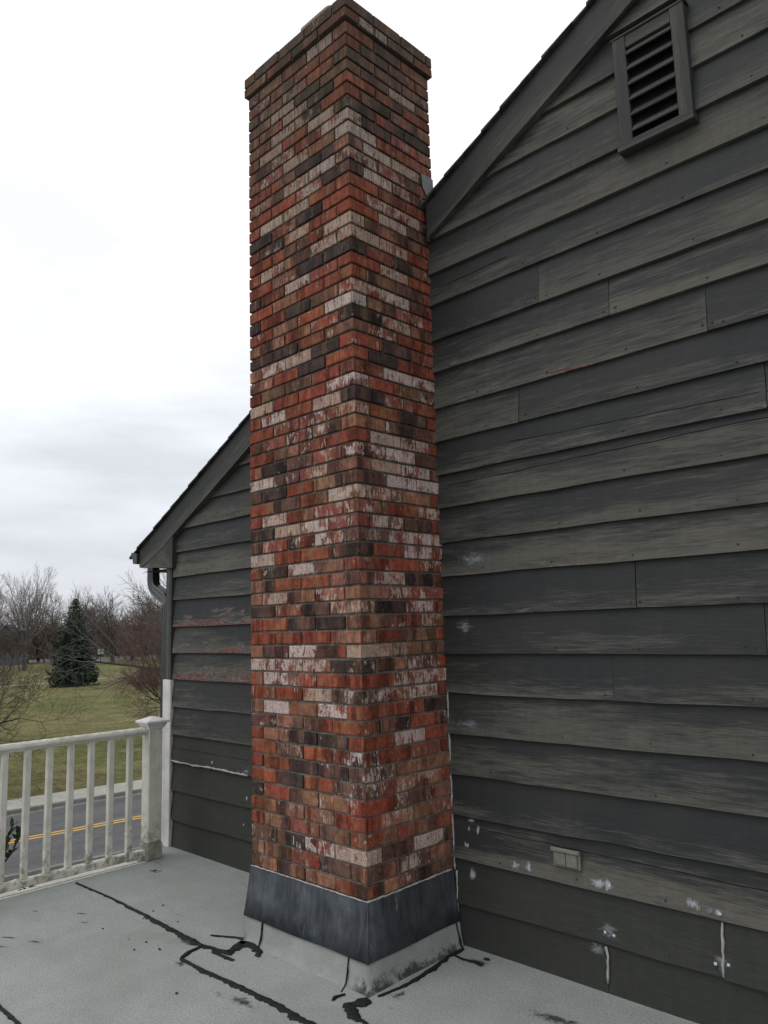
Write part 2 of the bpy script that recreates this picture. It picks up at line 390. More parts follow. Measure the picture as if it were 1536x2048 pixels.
M['twig_red'] = mat_simple('reddish_twigs', c4(0.105, 0.068, 0.06), c4(0.15, 0.10, 0.088), 1.0, 0.9, 0.15)
M['twig_brown'] = mat_simple('brown_twigs', c4(0.085, 0.068, 0.058), c4(0.12, 0.095, 0.08), 1.0, 0.9, 0.15)
M['spruce'] = mat_foliage('spruce_needles', c4(0.020, 0.036, 0.025), c4(0.046, 0.070, 0.048), 1.6)
M['evergreen'] = mat_foliage('far_evergreen', c4(0.030, 0.036, 0.026), c4(0.055, 0.062, 0.045), 1.2)
M['leaf'] = mat_foliage('glossy_leaf', c4(0.018, 0.034, 0.014), c4(0.04, 0.062, 0.026), 20)
M['far_wall'] = mat_simple('blue_grey_clapboard', c4(0.075, 0.105, 0.12), c4(0.10, 0.13, 0.145), 1, 0.8, 0.2)
M['far_roof'] = mat_simple('slate_roof', c4(0.07, 0.075, 0.08), c4(0.1, 0.105, 0.11), 1, 0.9, 0.2)
M['window'] = mat_simple('window_frame_white', c4(0.20, 0.23, 0.24), c4(0.24, 0.27, 0.28), 1, 0.5, 0.3)
M['glass'] = mat_simple('dark_pane', c4(0.03, 0.035, 0.04), c4(0.04, 0.045, 0.05), 1, 0.15, 0.5)
M['sign'] = mat_simple('pale_sign_panel', c4(0.42, 0.52, 0.52), c4(0.5, 0.6, 0.6), 2, 0.5, 0.3)

# ------------------------------------------------------------------ mesh helpers
class MB:
    """collects faces, then links them as one mesh object"""
    def __init__(s): s.v = []; s.f = []; s.uv = []; s.c = []; s.smooth = []
    def poly(s, pts, uv=None, c=None, smooth=False):
        b = len(s.v); s.v += [tuple(p) for p in pts]; s.f.append(list(range(b, b + len(pts))))
        s.uv.append(uv); s.c.append(c); s.smooth.append(smooth)
    def raw(s, v, f, c=None, smooth=False):
        b = len(s.v); s.v += [tuple(p) for p in v]
        for q in f: s.f.append([i + b for i in q]); s.uv.append(None); s.c.append(c); s.smooth.append(smooth)
    def box(s, x0, x1, y0, y1, z0, z1, c=None, ch=0.0, mat=None):
        h = ((x1 - x0) / 2, (y1 - y0) / 2, (z1 - z0) / 2); o = Vector(((x0 + x1) / 2, (y0 + y1) / 2, (z0 + z1) / 2))
        V, F = chamfer(h, ch)
        s.raw([(mat @ Vector(p) if mat else Vector(p)) + o for p in V], F, c)
    def tube(s, pts, radii, k=6, c=None, cap=True):
        n = len(pts); V = []; F = []
        ref = Vector((0.31, 0.57, 0.76))
        for i in range(n):
            t = (pts[min(i + 1, n - 1)] - pts[max(i - 1, 0)])
            if t.length < 1e-9: t = Vector((0, 0, 1))
            t.normalize(); a = t.cross(ref)
            if a.length < 1e-3: a = t.cross(Vector((1, 0, 0)))
            a.normalize(); b = t.cross(a)
            for j in range(k):
                q = 2 * math.pi * j / k
                V.append(pts[i] + (a * math.cos(q) + b * math.sin(q)) * radii[i])
        for i in range(n - 1):
            for j in range(k):
                F.append([i * k + j, i * k + (j + 1) % k, (i + 1) * k + (j + 1) % k, (i + 1) * k + j])
        if cap:
            F.append(list(range(k))[::-1]); F.append([(n - 1) * k + j for j in range(k)])
        s.raw(V, F, c, True)
    def lathe_square(s, cx, cy, prof, c=None):
        """square section stacked profile: (half width, z)"""
        V = []; F = []
        for hw, z in prof: V += [(cx - hw, cy - hw, z), (cx + hw, cy - hw, z), (cx + hw, cy + hw, z), (cx - hw, cy + hw, z)]
        for i in range(len(prof) - 1):
            for j in range(4): F.append([i * 4 + j, i * 4 + (j + 1) % 4, i * 4 + 4 + (j + 1) % 4, i * 4 + 4 + j])
        F.append([3, 2, 1, 0]); n = (len(prof) - 1) * 4; F.append([n, n + 1, n + 2, n + 3])
        s.raw(V, F, c)
    def build(s, name, mat, parent=None, loc=None, fade=None):
        me = bpy.data.meshes.new(name); o0 = Vector(loc) if loc is not None else Vector((0, 0, 0))
        if parent is not None and loc is None:
            p = parent
            while p is not None: o0 = o0 + p.location; p = p.parent
        me.from_pydata([(a - o0.x, b - o0.y, c - o0.z) for a, b, c in s.v], [], s.f)
        if any(u is not None for u in s.uv):
            l = me.uv_layers.new(name='UVMap'); dat = []
            for f, u in zip(s.f, s.uv):
                for i in range(len(f)): dat += list(u[i]) if u else [0.0, 0.0]
            l.data.foreach_set('uv', dat)
        if any(c is not None for c in s.c):
            a = me.attributes.new('bc', 'FLOAT_COLOR', 'CORNER'); dat = []
            for f, c in zip(s.f, s.c):
                for i in range(len(f)): dat += list(c if c else (0, 0, 0)) + [1.0]
            a.data.foreach_set('color', dat)
        if fade is not None:
            a = me.attributes.new('fade', 'FLOAT', 'POINT'); a.data.foreach_set('value', fade)
        me.polygons.foreach_set('use_smooth', s.smooth)
        me.materials.append(mat); me.update()
        ob = bpy.data.objects.new(name, me); COL.objects.link(ob)
        if parent is not None: ob.parent = parent
        elif loc is not None: ob.location = loc
        return ob

def chamfer(h, c):
    hx, hy, hz = h
    if c <= 0:
        V = [(sx * hx, sy * hy, sz * hz) for sx in (-1, 1) for sy in (-1, 1) for sz in (-1, 1)]
        F = [[0, 1, 3, 2], [4, 6, 7, 5], [0, 4, 5, 1], [2, 3, 7, 6], [0, 2, 6, 4], [1, 5, 7, 3]]
        return V, F
    V = []; idx = {}
    for sx in (-1, 1):
        for sy in (-1, 1):
            for sz in (-1, 1):
                for ax in range(3):
                    idx[(sx, sy, sz, ax)] = len(V)
                    V.append((sx * (hx - (c if ax != 0 else 0)), sy * (hy - (c if ax != 1 else 0)), sz * (hz - (c if ax != 2 else 0))))
    F = []
    for s in (-1, 1):
        q = [(s, -1, -1), (s, 1, -1), (s, 1, 1), (s, -1, 1)]; F.append([idx[a + (0,)] for a in (q if s > 0 else q[::-1])])
        q = [(-1, s, -1), (1, s, -1), (1, s, 1), (-1, s, 1)]; F.append([idx[a + (1,)] for a in (q[::-1] if s > 0 else q)])
        q = [(-1, -1, s), (1, -1, s), (1, 1, s), (-1, 1, s)]; F.append([idx[a + (2,)] for a in (q if s > 0 else q[::-1])])
    for a in (-1, 1):
        for b in (-1, 1):
            q = [idx[(a, b, -1, 0)], idx[(a, b, -1, 1)], idx[(a, b, 1, 1)], idx[(a, b, 1, 0)]]; F.append(q if a * b > 0 else q[::-1])
            q = [idx[(a, -1, b, 0)], idx[(a, 1, b, 0)], idx[(a, 1, b, 2)], idx[(a, -1, b, 2)]]; F.append(q if a * b > 0 else q[::-1])
            q = [idx[(-1, a, b, 1)], idx[(-1, a, b, 2)], idx[(1, a, b, 2)], idx[(1, a, b, 1)]]; F.append(q if a * b > 0 else q[::-1])
            for d in (-1, 1):
                q = [idx[(a, b, d, 0)], idx[(a, b, d, 1)], idx[(a, b, d, 2)]]; F.append(q if a * b * d > 0 else q[::-1])
    return V, F

def tag(o, label=None, cat=None, group=None, kind=None):
    if label: o['label'] = label
    if cat: o['category'] = cat
    if group: o['group'] = group
    if kind: o['kind'] = kind
    return o
def empty(name, loc, label=None, cat=None, group=None, kind=None):
    o = bpy.data.objects.new(name, None); COL.objects.link(o); o.location = loc; o.empty_display_size = 0.2
    return tag(o, label, cat, group, kind)
def copy_tree(o, parent=None):
    c = o.copy(); COL.objects.link(c)
    if parent is not None: c.parent = parent
    for ch in list(o.children): copy_tree(ch, c)
    return c

SMUDGE = [(-1.357, -.394, .20, .13, .3), (-.95, -1.45, .22, .045, .5), (-.78, -1.38, .20, .04, .5), (-.86, -1.52, .24, .05, .45), (-1.22, -1.20, .12, .03, .6), (-.98, -1.05, .20, .035, .4), (-.84, -1.10, .16, .03, .5), (.02, -1.03, .16, .12, .2), (-.17, -.88, .30, .10, 0), (.55, -1.06, .35, .12, .1), (1.0, -.60, .10, .16, 0), (1.06, -.14, .18, .12, 0), (1.6, -.35, .5, .16, .2), (.5, -.16, .4, .1, 0)]
GZ = -4.02     # street level
DZ = -0.33     # flat roof

# ------------------------------------------------------------------ the house
house = empty('house', (-1.865, 0, GZ), 'grey weathered clapboard house with a gable end, behind the brick chimney', 'house')
SL = 0.516
def ztop(x): return 1.870 + (x + 2.201) * SL
RIDGE = 3.6
def roofz(x): return ztop(x) if x <= RIDGE else ztop(2 * RIDGE - x)
ROWS = [-0.40, -0.142, 0.06, 0.263, 0.456, 0.65, 0.845, 1.036, 1.226, 1.425, 1.60, 1.782, 1.957, 2.135, 2.316, 2.515, 2.69, 2.893, 3.07, 3.268, 3.464, 3.637]
while ROWS[-1] < 4.9: ROWS.append(ROWS[-1] + 0.19)
JOINTS = {17: (1.521,), 16: (1.521,), 15: (1.877,), 14: (2.292,), 13: (1.371,), 12: (2.484,), 8: (1.897,), 7: (2.394,), 6: (1.764,), 1: (2.128,), 0: (1.646,)}
JOINTS = {16: (1.521,), 15: (1.877,), 14: (2.292,), 13: (1.371,), 12: (2.484,), 8: (1.897,), 7: (2.394,), 6: (1.764,), 1: (2.128,), 0: (1.646,), 18: (2.75,), 10: (2.95,), 4: (2.9,)}
mb = MB()
rs = random.Random(5)
XL, XR = -1.79, 9.0
def under(z): return (z - 0.17 - ztop(0)) / SL   # x where the soffit meets this height
def xlim(z):
    """left limit of the wall at height z (beneath the soffit)"""
    x = (z - (ztop(0) - 0.12)) / SL
    return max(XL, x)
def xlim_r(z):
    x = 2 * RIDGE - (z - (ztop(0) - 0.12)) / SL
    return min(XR, x)
def clap(x0b, x1b, x0t, x1t, z0, z1, col, yo=0.0):
    """one clapboard: thick butt below, thin edge tucked under the next"""
    n = max(2, int((x1b - x0b) / 0.22)); yb, yt = -0.034 + yo, -0.012 + yo
    wob = [rs.uniform(-0.0030, 0.0030) for _ in range(n + 1)]
    for i in range(n):
        a, b = i / n, (i + 1) / n
        xb0, xb1 = x0b + (x1b - x0b) * a, x0b + (x1b - x0b) * b
        xt0, xt1 = x0t + (x1t - x0t) * a, x0t + (x1t - x0t) * b
        za, zb = z0 + wob[i], z0 + wob[i + 1]
        mb.poly([(xb0, yb + wob[i], za), (xb1, yb + wob[i + 1], zb), (xt1, yt, z1), (xt0, yt, z1)], [(xb0, 0), (xb1, 0), (xt1, 1), (xt0, 1)], col)
        mb.poly([(xb0, 0.0, za), (xb1, 0.0, zb), (xb1, yb + wob[i + 1], zb), (xb0, yb + wob[i], za)], [(xb0, 0), (xb1, 0), (xb1, 0.03), (xb0, 0.03)], col)
    mb.poly([(x0b, 0, z0), (x0b, yb, z0), (x0t, yt, z1), (x0t, 0, z1)], [(0, 0), (0, .1), (0, 1), (0, 1)], col)
    mb.poly([(x1b, yb, z0), (x1b, 0, z0), (x1t, 0, z1), (x1t, yt, z1)], [(0, 0), (0, .1), (0, 1), (0, 1)], col)
def nail(x, z, y, r=0.0052):
    V = []; F = []
    for k in range(6): V.append((x + r * math.cos(k * 1.047), y, z + r * math.sin(k * 1.047)))
    for k in range(6): V.append((x + r * .6 * math.cos(k * 1.047), y - r * .6, z + r * .6 * math.sin(k * 1.047)))
    for k in range(6): F.append([k, k + 6, (k + 1) % 6 + 6, (k + 1) % 6])
    F.append([6, 7, 8, 9, 10, 11][::-1]); mb.raw(V, F, (0.25, 0, 0.5))
for i in range(len(ROWS) - 1):
    z0, z1 = ROWS[i], ROWS[i + 1] + 0.022
    xb0, xt0 = xlim(z0), xlim(z1); xb1, xt1 = xlim_r(z0), xlim_r(z1)
    if xb1 - xb0 < 0.2: break
    xt0, xt1 = min(xt0, RIDGE - .05), max(xt1, RIDGE + .05)
    # split at the chimney so that the two sides carry different boards, and at the joints
    cuts = [0.40] if xb0 < 0.3 else []
    cuts += [j for j in JOINTS.get(i, ()) if j > xb0 + .1]
    x = 3.7 + (i * 1.37) % 3
    while x < xb1 - .4: cuts.append(x); x += 2.6
    cuts.sort()
    edges = [(xb0, xt0)] + [(c, c) for c in cuts] + [(xb1, xt1)]
    for k in range(len(edges) - 1):
        (a0, a1), (b0, b1) = edges[k], edges[k + 1]
        left = b0 <= 0.41
        fresh = (i <= 3 if left else i <= 1)
        wth = rs.uniform(0.03, 0.08) if fresh else rs.uniform(0.62, 1.0)
        if left and i == 3: wth = 0.1
        peel = 0.0
        if left: peel = {8: 0.86, 7: 0.70, 6: 0.84}.get(i, 0.12 if i > 4 else 0)
        elif i > 5: peel = {15: .34, 14: .46, 13: .30, 11: .38, 9: .46, 8: .34, 12: .38, 16: .30}.get(i, .12)
        g = 0.0012
        clap(a0 + (g if k else 0), b0 - g, a1 + (g if k else 0), b1 - g, z0, z1, (wth, peel, rs.random()), rs.uniform(-0.002, 0.001))
    if i >= 1:
        x = xb0 + 0.06 if xb0 <= XL else xb0 + 0.2
        xs = []
        while x < 3.6: xs.append(x); x += rs.choice([0.405, 0.41, 0.40])
        for j in JOINTS.get(i, ()): xs += [j - 0.03, j + 0.03]
        for x in xs:
            if not (-0.05 < x < 0.9): nail(x + rs.uniform(-.015, .015), z0 + rs.uniform(0.022, 0.032), -0.0325)
mb.build('siding', M['siding'], house)
# backing wall behind the clapboards and the long side wall
b = MB()
pts = [(-1.865, GZ), (9.07, GZ), (9.07, roofz(9.07) - .03), (RIDGE, roofz(RIDGE) - .03), (-1.865, roofz(-1.865) - .03)]
fr = [(x, 0.004, z) for x, z in pts]; bk = [(x, 8.0, z) for x, z in pts]
b.poly(fr, [(x, z) for x, z in pts], (0.05, 0, .5)); b.poly(bk[::-1], [(x, z) for x, z in pts][::-1], (0.05, 0, .5))
for k in range(5):
    q = (k + 1) % 5; b.poly([fr[q], fr[k], bk[k], bk[q]], [(0, 0), (0, 1), (8, 1), (8, 0)], (0.05, 0, .5))
b.build('wall', M['trim'], house)
b = MB()
z = GZ + .3; i = 0
while z < 1.66:
    c = (rs.uniform(.5, .9), 0.1, rs.random()); zt = min(z + .212, 1.68)
    b.poly([(-1.866 - .026, 8, z), (-1.866 - .026, .10, z), (-1.866 - .008, .10, zt), (-1.866 - .008, 8, zt)], [(8, 0), (0, 0), (0, 1), (8, 1)], c)
    b.poly([(-1.866, .10, z), (-1.866 - .026, .10, z), (-1.866 - .026, 8, z), (-1.866, 8, z)], [(0, 0), (0, 0), (8, 0), (8, 0)], c)
    z += .19
tag(b.build('side_siding', M['siding'], house))

def board(mb_, x0, x1, y0, y1, z0, z1, c, ch=0.002, vert=False):
    """axis-aligned trim board whose grain runs along its length"""
    h = ((x1 - x0) / 2, (y1 - y0) / 2, (z1 - z0) / 2); o = Vector(((x0 + x1) / 2, (y0 + y1) / 2, (z0 + z1) / 2))
    V, F = chamfer(h, ch)
    for f in F:
        P = [Vector(V[i]) + o for i in f]
        if vert: uv = [(p.z, (p.x - x0 + p.y - y0) / max(x1 - x0, .02) * .8) for p in P]
        else: uv = [(p.x, (p.z - z0 + p.y - y0) / max(z1 - z0, .02) * .8) for p in P]
        mb_.poly(P, uv, c)
# corner boards: dark above, a newer white piece below
b = MB(); board(b, -1.895, -1.862, -0.03, .10, 0.846, 1.66, (.7, .1, .2), vert=True); board(b, -1.860, -1.795, -0.042, 0.0, 0.846, 1.70, (.75, .1, .7), vert=True)
b.build('corner_board', M['trim'], house)
b = MB(); b.box(-1.866, -1.793, -0.046, 0.0, DZ - .03, 0.842, ch=.003); b.box(-1.90, -1.868, -0.046, .09, GZ + .2, 0.842, ch=.003)
tag(b.build('corner_board', M['pvc'], house), 'newer white lower piece of the corner board')

# rake boards, following the roof slope
def rake(x0, x1, name):
    mb_ = MB(); yf, yb = -0.065, -0.001; n = max(2, int(abs(x1 - x0) / .25)); H = 0.192
    L = math.hypot(1, SL)
    for i in range(n):
        a, b_ = x0 + (x1 - x0) * i / n, x0 + (x1 - x0) * (i + 1) / n
        za, zb = roofz(a), roofz(b_)
        wl = lambda x: 0.004 * mnoise.noise(Vector((x * 3, 1.7, 0)))
        q = [(a, yf, max(za - H, 1.703) + wl(a)), (b_, yf, max(zb - H, 1.703) + wl(b_)), (b_, yf, zb), (a, yf, za)]
        c = (.8, .12, .33)
        mb_.poly(q, [(a * L, 0), (b_ * L, 0), (b_ * L, 1), (a * L, 1)], c)
        mb_.poly([(a, yb, q[0][2]), (b_, yb, q[1][2]), q[1], q[0]], [(a * L, 0), (b_ * L, 0), (b_ * L, .1), (a * L, .1)], c)
        mb_.poly([(b_, yb, q[1][2]), (a, yb, q[0][2]), (a, yb, za), (b_, yb, zb)], [(b_ * L, 0), (a * L, 0), (a * L, 1), (b_ * L, 1)], c)
        # lighter moulding strip under the shingles
    for x, s in ((x0, 1), (x1, -1)):
        z = roofz(x); zl = max(z - H, 1.703); P = [(x, yf, zl), (x, yb, zl), (x, yb, z), (x, yf, z)]
        mb_.poly(P[::-1] if s > 0 else P, [(0, 0), (.03, 0), (.03, 1), (0, 1)], (.8, .1, .33))
    return mb_.build(name, M['trim'], house)
rake(-2.232, -0.006, 'rake_board'); rake(0.872, RIDGE - .001, 'rake_board'); rake(RIDGE + .001, 9.43, 'rake_board')
# eave return: the boxed end below the rake at the gutter
b = MB(); c = (.75, .2, .81)
A = [(-2.205, 1.700), (-1.757, 1.667), (-1.757, ztop(-1.757) - .1925)]
f = [(x, -.062, z) for x, z in A]; k = [(x, -.001, z) for x, z in A]
b.poly(f, [(A[0][0], 0), (A[1][0], .4), (A[2][0], 1.0)], c); b.poly([k[1], k[2], f[2], f[1]], [(0, 0), (1, .5), (1, .9), (0, 1)], (.2, 0, .8))
b.poly([k[0], k[1], f[1], f[0]], [(0, 0), (1, 0), (1, .5), (0, .5)], (.1, 0, .3))
b.poly([(-2.225, -.05, 1.668), (-1.866, -.05, 1.668), (-1.866, 8, 1.668), (-2.225, 8, 1.668)][::-1], [(0, 0), (1, 0), (1, 1), (0, 1)], (.1, 0, .3))
b.build('eave_return', M['trim'], house)
b = MB(); board(b, -2.255, -2.234, -.062, 8, 1.705, 1.85, (.6, .1, .5)); b.build('fascia', M['trim'], house)
# roof: shingle courses laid up the slope
b = MB(); L = math.hypot(1, SL); ux = Vector((1 / L, 0, SL / L)); nrm = Vector((-SL / L, 0, 1 / L))
def course(o, ud, nn, s0, s1, y0, y1):
    rr = random.Random(int(s0 * 977))
    e0, e1 = rr.uniform(-.004, .006), 0.0
    a0 = o + ud * (s0 - rr.uniform(0, .012)) + nn * .002; a1 = o + ud * s0 + nn * .017; b0 = o + ud * (s1 + .05) + nn * .002; b1 = o + ud * (s1 + .05) + nn * .007
    for p in (a0, a1, b0, b1): p.y = 0
    yy = y0 + e0
    P = [Vector((p.x, y, p.z)) for y in (yy, y1) for p in (a0, a1, b1, b0)]
    F = [[0, 1, 2, 3], [7, 6, 5, 4], [0, 4, 5, 1], [1, 5, 6, 2], [3, 2, 6, 7], [0, 3, 7, 4]]
    if ud.x < 0: F = [q[::-1] for q in F]
    b.raw(P, [q[::-1] for q in F])
o0 = Vector((-2.375, 0, ztop(-2.375) + .004)); tot = (RIDGE + 2.375) * L
s = 0.0
while s < tot:
    course(o0, ux, nrm, s, min(s + .142, tot - .05), -0.088, 8.1); s += .142
o1 = Vector((2 * RIDGE + 2.375, 0, o0.z)); ux2 = Vector((-ux.x, 0, ux.z)); nr2 = Vector((-nrm.x, 0, nrm.z)); s = 0.0
while s < tot: course(o1, ux2, nr2, s, min(s + .142, tot - .05), -0.088, 8.1); s += .142
rf = b.build('roof', M['roof'], house)
# gutter (ogee trough) and downspout
b = MB()
prof = [(x_ - .157, z_ + .022) for x_, z_ in [(-2.100, 1.795), (-2.100, 1.715), (-2.155, 1.715), (-2.165, 1.735), (-2.168, 1.752), (-2.188, 1.775), (-2.195, 1.802), (-2.188, 1.806)]]
for y0, y1 in ((-.085, 8.0),):
    for i in range(len(prof) - 1):
        (xa, za), (xb, zb) = prof[i], prof[i + 1]
        b.poly([(xa, y0, za), (xa, y1, za), (xb, y1, zb), (xb, y0, zb)])
        b.poly([(xa + .002, y0, za + .002), (xb + .002, y0, zb + .002), (xb + .002, y1, zb + .002), (xa + .002, y1, za + .002)])
    b.poly([(x, y0, z) for x, z in prof]); b.poly([(x, y1, z) for x, z in prof][::-1])
b.build('gutter', M['gutter'], house)
b = MB()
def rect_tube(path, w, d, ribs=True):
    """corrugated rectangular leader swept along the path (list of (x,y,z)), w across, d deep"""
    sec = []
    m_ = 5
    for k in range(m_ + 1):
        f_ = k / m_; sec.append((-w / 2 + w * f_, -d / 2 - (.003 if k % 2 else 0)))
    sec += [(w / 2, d / 2), (-w / 2, d / 2)]
    n = len(sec); V = []; F = []
    P = [Vector(p) for p in path]
    for i, p in enumerate(P):
        t = (P[min(i + 1, len(P) - 1)] - P[max(i - 1, 0)]).normalized()
        ay = Vector((0, 1, 0)); ax = ay.cross(t).normalized()
        for sx, sy in sec: V.append(p + ax * sx + ay * sy)
    for i in range(len(P) - 1):
        for j in range(n): F.append([i * n + j, i * n + (j + 1) % n, (i + 1) * n + (j + 1) % n, (i + 1) * n + j])
    F.append(list(range(n))[::-1]); F.append([(len(P) - 1) * n + j for j in range(n)])
    b.raw(V, F)
rect_tube([(-2.285, .08, 1.72), (-2.285, .08, 1.62), (-2.280, .08, 1.585), (-2.262, .078, 1.558), (-2.235, .074, 1.535), (-2.005, .034, 1.452), (-1.972, .026, 1.430), (-1.955, .02, 1.405), (-1.948, .02, 1.38), (-1.948, .02, 0.4), (-1.948, .02, -1.5), (-1.948, .02, GZ + .15)], .085, .06)
for z in (1.555, 1.44):
    pass
b.build('downspout', M['gutter'], house)

# gable vent
v = MB(); c = (.55, .12, .4)
Y0 = -.062
board(v, 1.990, 2.050, Y0, -.01, 3.275, 3.789, (.5, .12, .41), vert=True); board(v, 2.256, 2.316, Y0, -.01, 3.275, 3.789, (.5, .12, .62), vert=True)
board(v, 2.0505, 2.2555, Y0 + .003, -.01, 3.730, 3.787, c); board(v, 2.0505, 2.2555, Y0 + .004, -.01, 3.275, 3.292, c)
board(v, 1.982, 2.324, Y0 - .004, -.01, 3.790, 3.799, c)
fv = v.build('gable_vent', M['trim'], house); 
v = MB(); board(v, 1.984, 2.322, Y0 - .018, -.01, 3.240, 3.274, (.45, .1, .9)); v.build('sill', M['trim'], fv)
v = MB()
for k in range(6):
    z = 3.318 + k * .074; mt = Matrix.Rotation(rad(52), 3, 'X'); hh = (.1025, .030, .004)
    V, F = chamfer(hh, .0015); o = Vector((2.153, -.051, z + .022))
    for q in F:
        P = [mt @ Vector(V[i]) + o for i in q]; v.poly(P, [(p.x, (p.y + .07) * 8) for p in P], (.35, .05, .1 * k + .1))
v.build('louvre', M['trim'], fv)
v = MB(); v.box(2.048, 2.258, -.0375, -.010, 3.280, 3.784); v.build('shade_panel', M['dark'], fv)  # added near-black panel: its colour gives the gaps between slats their shade
fv.location.x += .014; fv.location.z -= .026

# outdoor socket with a double flap cover
s = MB(); s.box(1.425, 1.556, -.043, -.03, .130, .204, ch=.002)
oc = s.build('outlet_cover', M['cover'], house)
s = MB(); s.box(1.436, 1.490, -.052, -.0435, .140, .192, ch=.0025); s.build('flap', M['cover'], oc)
s = MB(); s.box(1.4935, 1.546, -.053, -.0435, .138, .192, ch=.0025); s.build('flap', M['cover'], oc)
s = MB(); s.box(1.422, 1.560, -.060, -.0432, .194, .210, ch=.003); s.build('hinge_bar', M['cover'], oc)

# smears of filler and caulk on the boards
def face_y(z):
    for i in range(len(ROWS) - 1):
        if ROWS[i] <= z < ROWS[i + 1]: return -0.034 + .022 * (z - ROWS[i]) / (ROWS[i + 1] + .022 - ROWS[i])
    return -.034
def patch(name, x, z, w, h, mat, label=None, n=22, lift=.0032):
    mbp = MB(); fade = []
    R = 5; V = []; F = []
    V.append((x, face_y(z) - lift, z)); fade.append(1.0)
    rr = random.Random(int(x * 1000 + z * 777)); ph = [rr.uniform(.75, 1.2) for _ in range(n)]
    for r in range(1, R + 1):
        f_ = r / R
        for k in range(n):
            a = 2 * math.pi * k / n; zz = z + h / 2 * f_ * math.sin(a) * ph[k]; xx = x + w / 2 * f_ * math.cos(a) * ph[k]
            V.append((xx, face_y(z) - lift - (0.022 / .21) * (zz - z) * -1 * 0 + (.022 / .21) * (zz - z), zz)); fade.append(1 - f_)
    for k in range(n): F.append([0, 1 + k, 1 + (k + 1) % n])
    for r in range(R - 1):
        for k in range(n): F.append([1 + r * n + k, 1 + (r + 1) * n + k, 1 + (r + 1) * n + (k + 1) % n, 1 + r * n + (k + 1) % n])
    mbp.raw(V, F)
    return tag(mbp.build(name, mat, house, fade=fade), label)
for x, z, w, h in ((1.218, .090, .05, .05), (1.285, .094, .045, .055), (1.632, .094, .085, .05), (1.678, .098, .06, .06), (2.035, .098, .075, .05), (2.128, .09, .04, .035), (.96, .245, .07, .02), (.945, .205, .02, .03), (1.0, .205, .025, .05), (.955, .0, .05, .075), (.935, .13, .05, .04),
                   (-1.258, .305, .035, .035), (-.86, .12, .022, .035), (-.90, -.05, .02, .03)):
    patch('filler_patch', x, z, w * 1.25, h * 1.25, M['smear'])
for x, z, w, h in ((1.06, 1.5, .34, .13), (.97, 1.17, .15, .12), (.985, .70, .22, .075), (1.667, -.085, .125, .10), (2.122, -.09, .09, .09), (1.60, -.175, .11, .09), (2.1, .09, .12, .05), (-.86, .285, .12, .05)):
    patch('filler_wash', x, z, w * 1.3, h * 1.2, M['smear_thin'], lift=.0026)
def bead(name, pts, r, mat, parent, flat=.5):
    q = MB(); rr = random.Random(len(pts) * 7 + int(abs(pts[0][0]) * 1000)); P = []; RR = []
    for i in range(len(pts) - 1):
        a, b_ = Vector(pts[i]), Vector(pts[i + 1]); m_ = max(1, int((b_ - a).length / .02))
        for k in range(m_):
            P.append(a.lerp(b_, k / m_) + Vector((rr.uniform(-1, 1), 0, rr.uniform(-1, 1))) * r * .35); RR.append(r * rr.uniform(.55, 1.25))
    P.append(Vector(pts[-1])); RR.append(r * .5)
    q.tube(P, RR, 6); return q.build(name, mat, parent)
bead('caulk_bead', [(2.132, -.021, .055), (2.131, -.027, -.02), (2.126, -.036, -.138)], .0055, M['caulk'], house)
bead('caulk_bead', [(1.641, -.023, -.152), (1.650, -.026, -.19), (1.646, -.033, -.29)], .0055, M['caulk'], house)
bead('caulk_bead', [(-1.78, -.037, .268), (-1.5, -.037, .262), (-1.25, -.037, .268), (-.84, -.037, .262)], .0065, M['caulk'], house)
bead('caulk_bead', [(-1.790, -.036, z) for z in (-.2, 0, .2, .4, .6, .8)], .004, M['caulk'], house)
for x, z in ((2.099, -.098), (2.147, -.090), (1.648, -.094), (1.688, -.098), (2.133, .084), (1.683, .094)):
    q = MB(); V, F = chamfer((.006, .004, .006), .003); q.raw([Vector(p) + Vector((x, face_y(z) - .003, z)) for p in V], F, None, True); q.build('filled_nail_hole', M['filler'], house)
def crack(pts, w=.0016):
    q = MB()
    for i in range(len(pts) - 1):
        (xa, za), (xb, zb) = pts[i], pts[i + 1]
        q.poly([(xa, face_y(za) - .0024, za - w), (xb, face_y(zb) - .0024, zb - w), (xb, face_y(zb) - .0024, zb + w), (xa, face_y(za) - .0024, za + w)])
    return q.build('crack', M['dark'], house)
def crackline(x0, z0, x1, z1, n=18, amp=.004, seed=1):
    rr = random.Random(seed); return [(x0 + (x1 - x0) * k / n, z0 + (z1 - z0) * k / n + rr.uniform(-amp, amp)) for k in range(n + 1)]
crack(crackline(.9, 1.895, 2.55, 1.925, 22, .003, 3)); crack(crackline(.9, 2.98, 1.35, 2.99, 8, .002, 4)); crack(crackline(1.30, 2.05, 2.5, 2.02, 14, .003, 6), .0012)
crack(crackline(.93, .215, 2.9, .19, 26, .003, 9), .0012); crack(crackline(-1.78, .36, -.85, .355, 12, .002, 19), .0011)

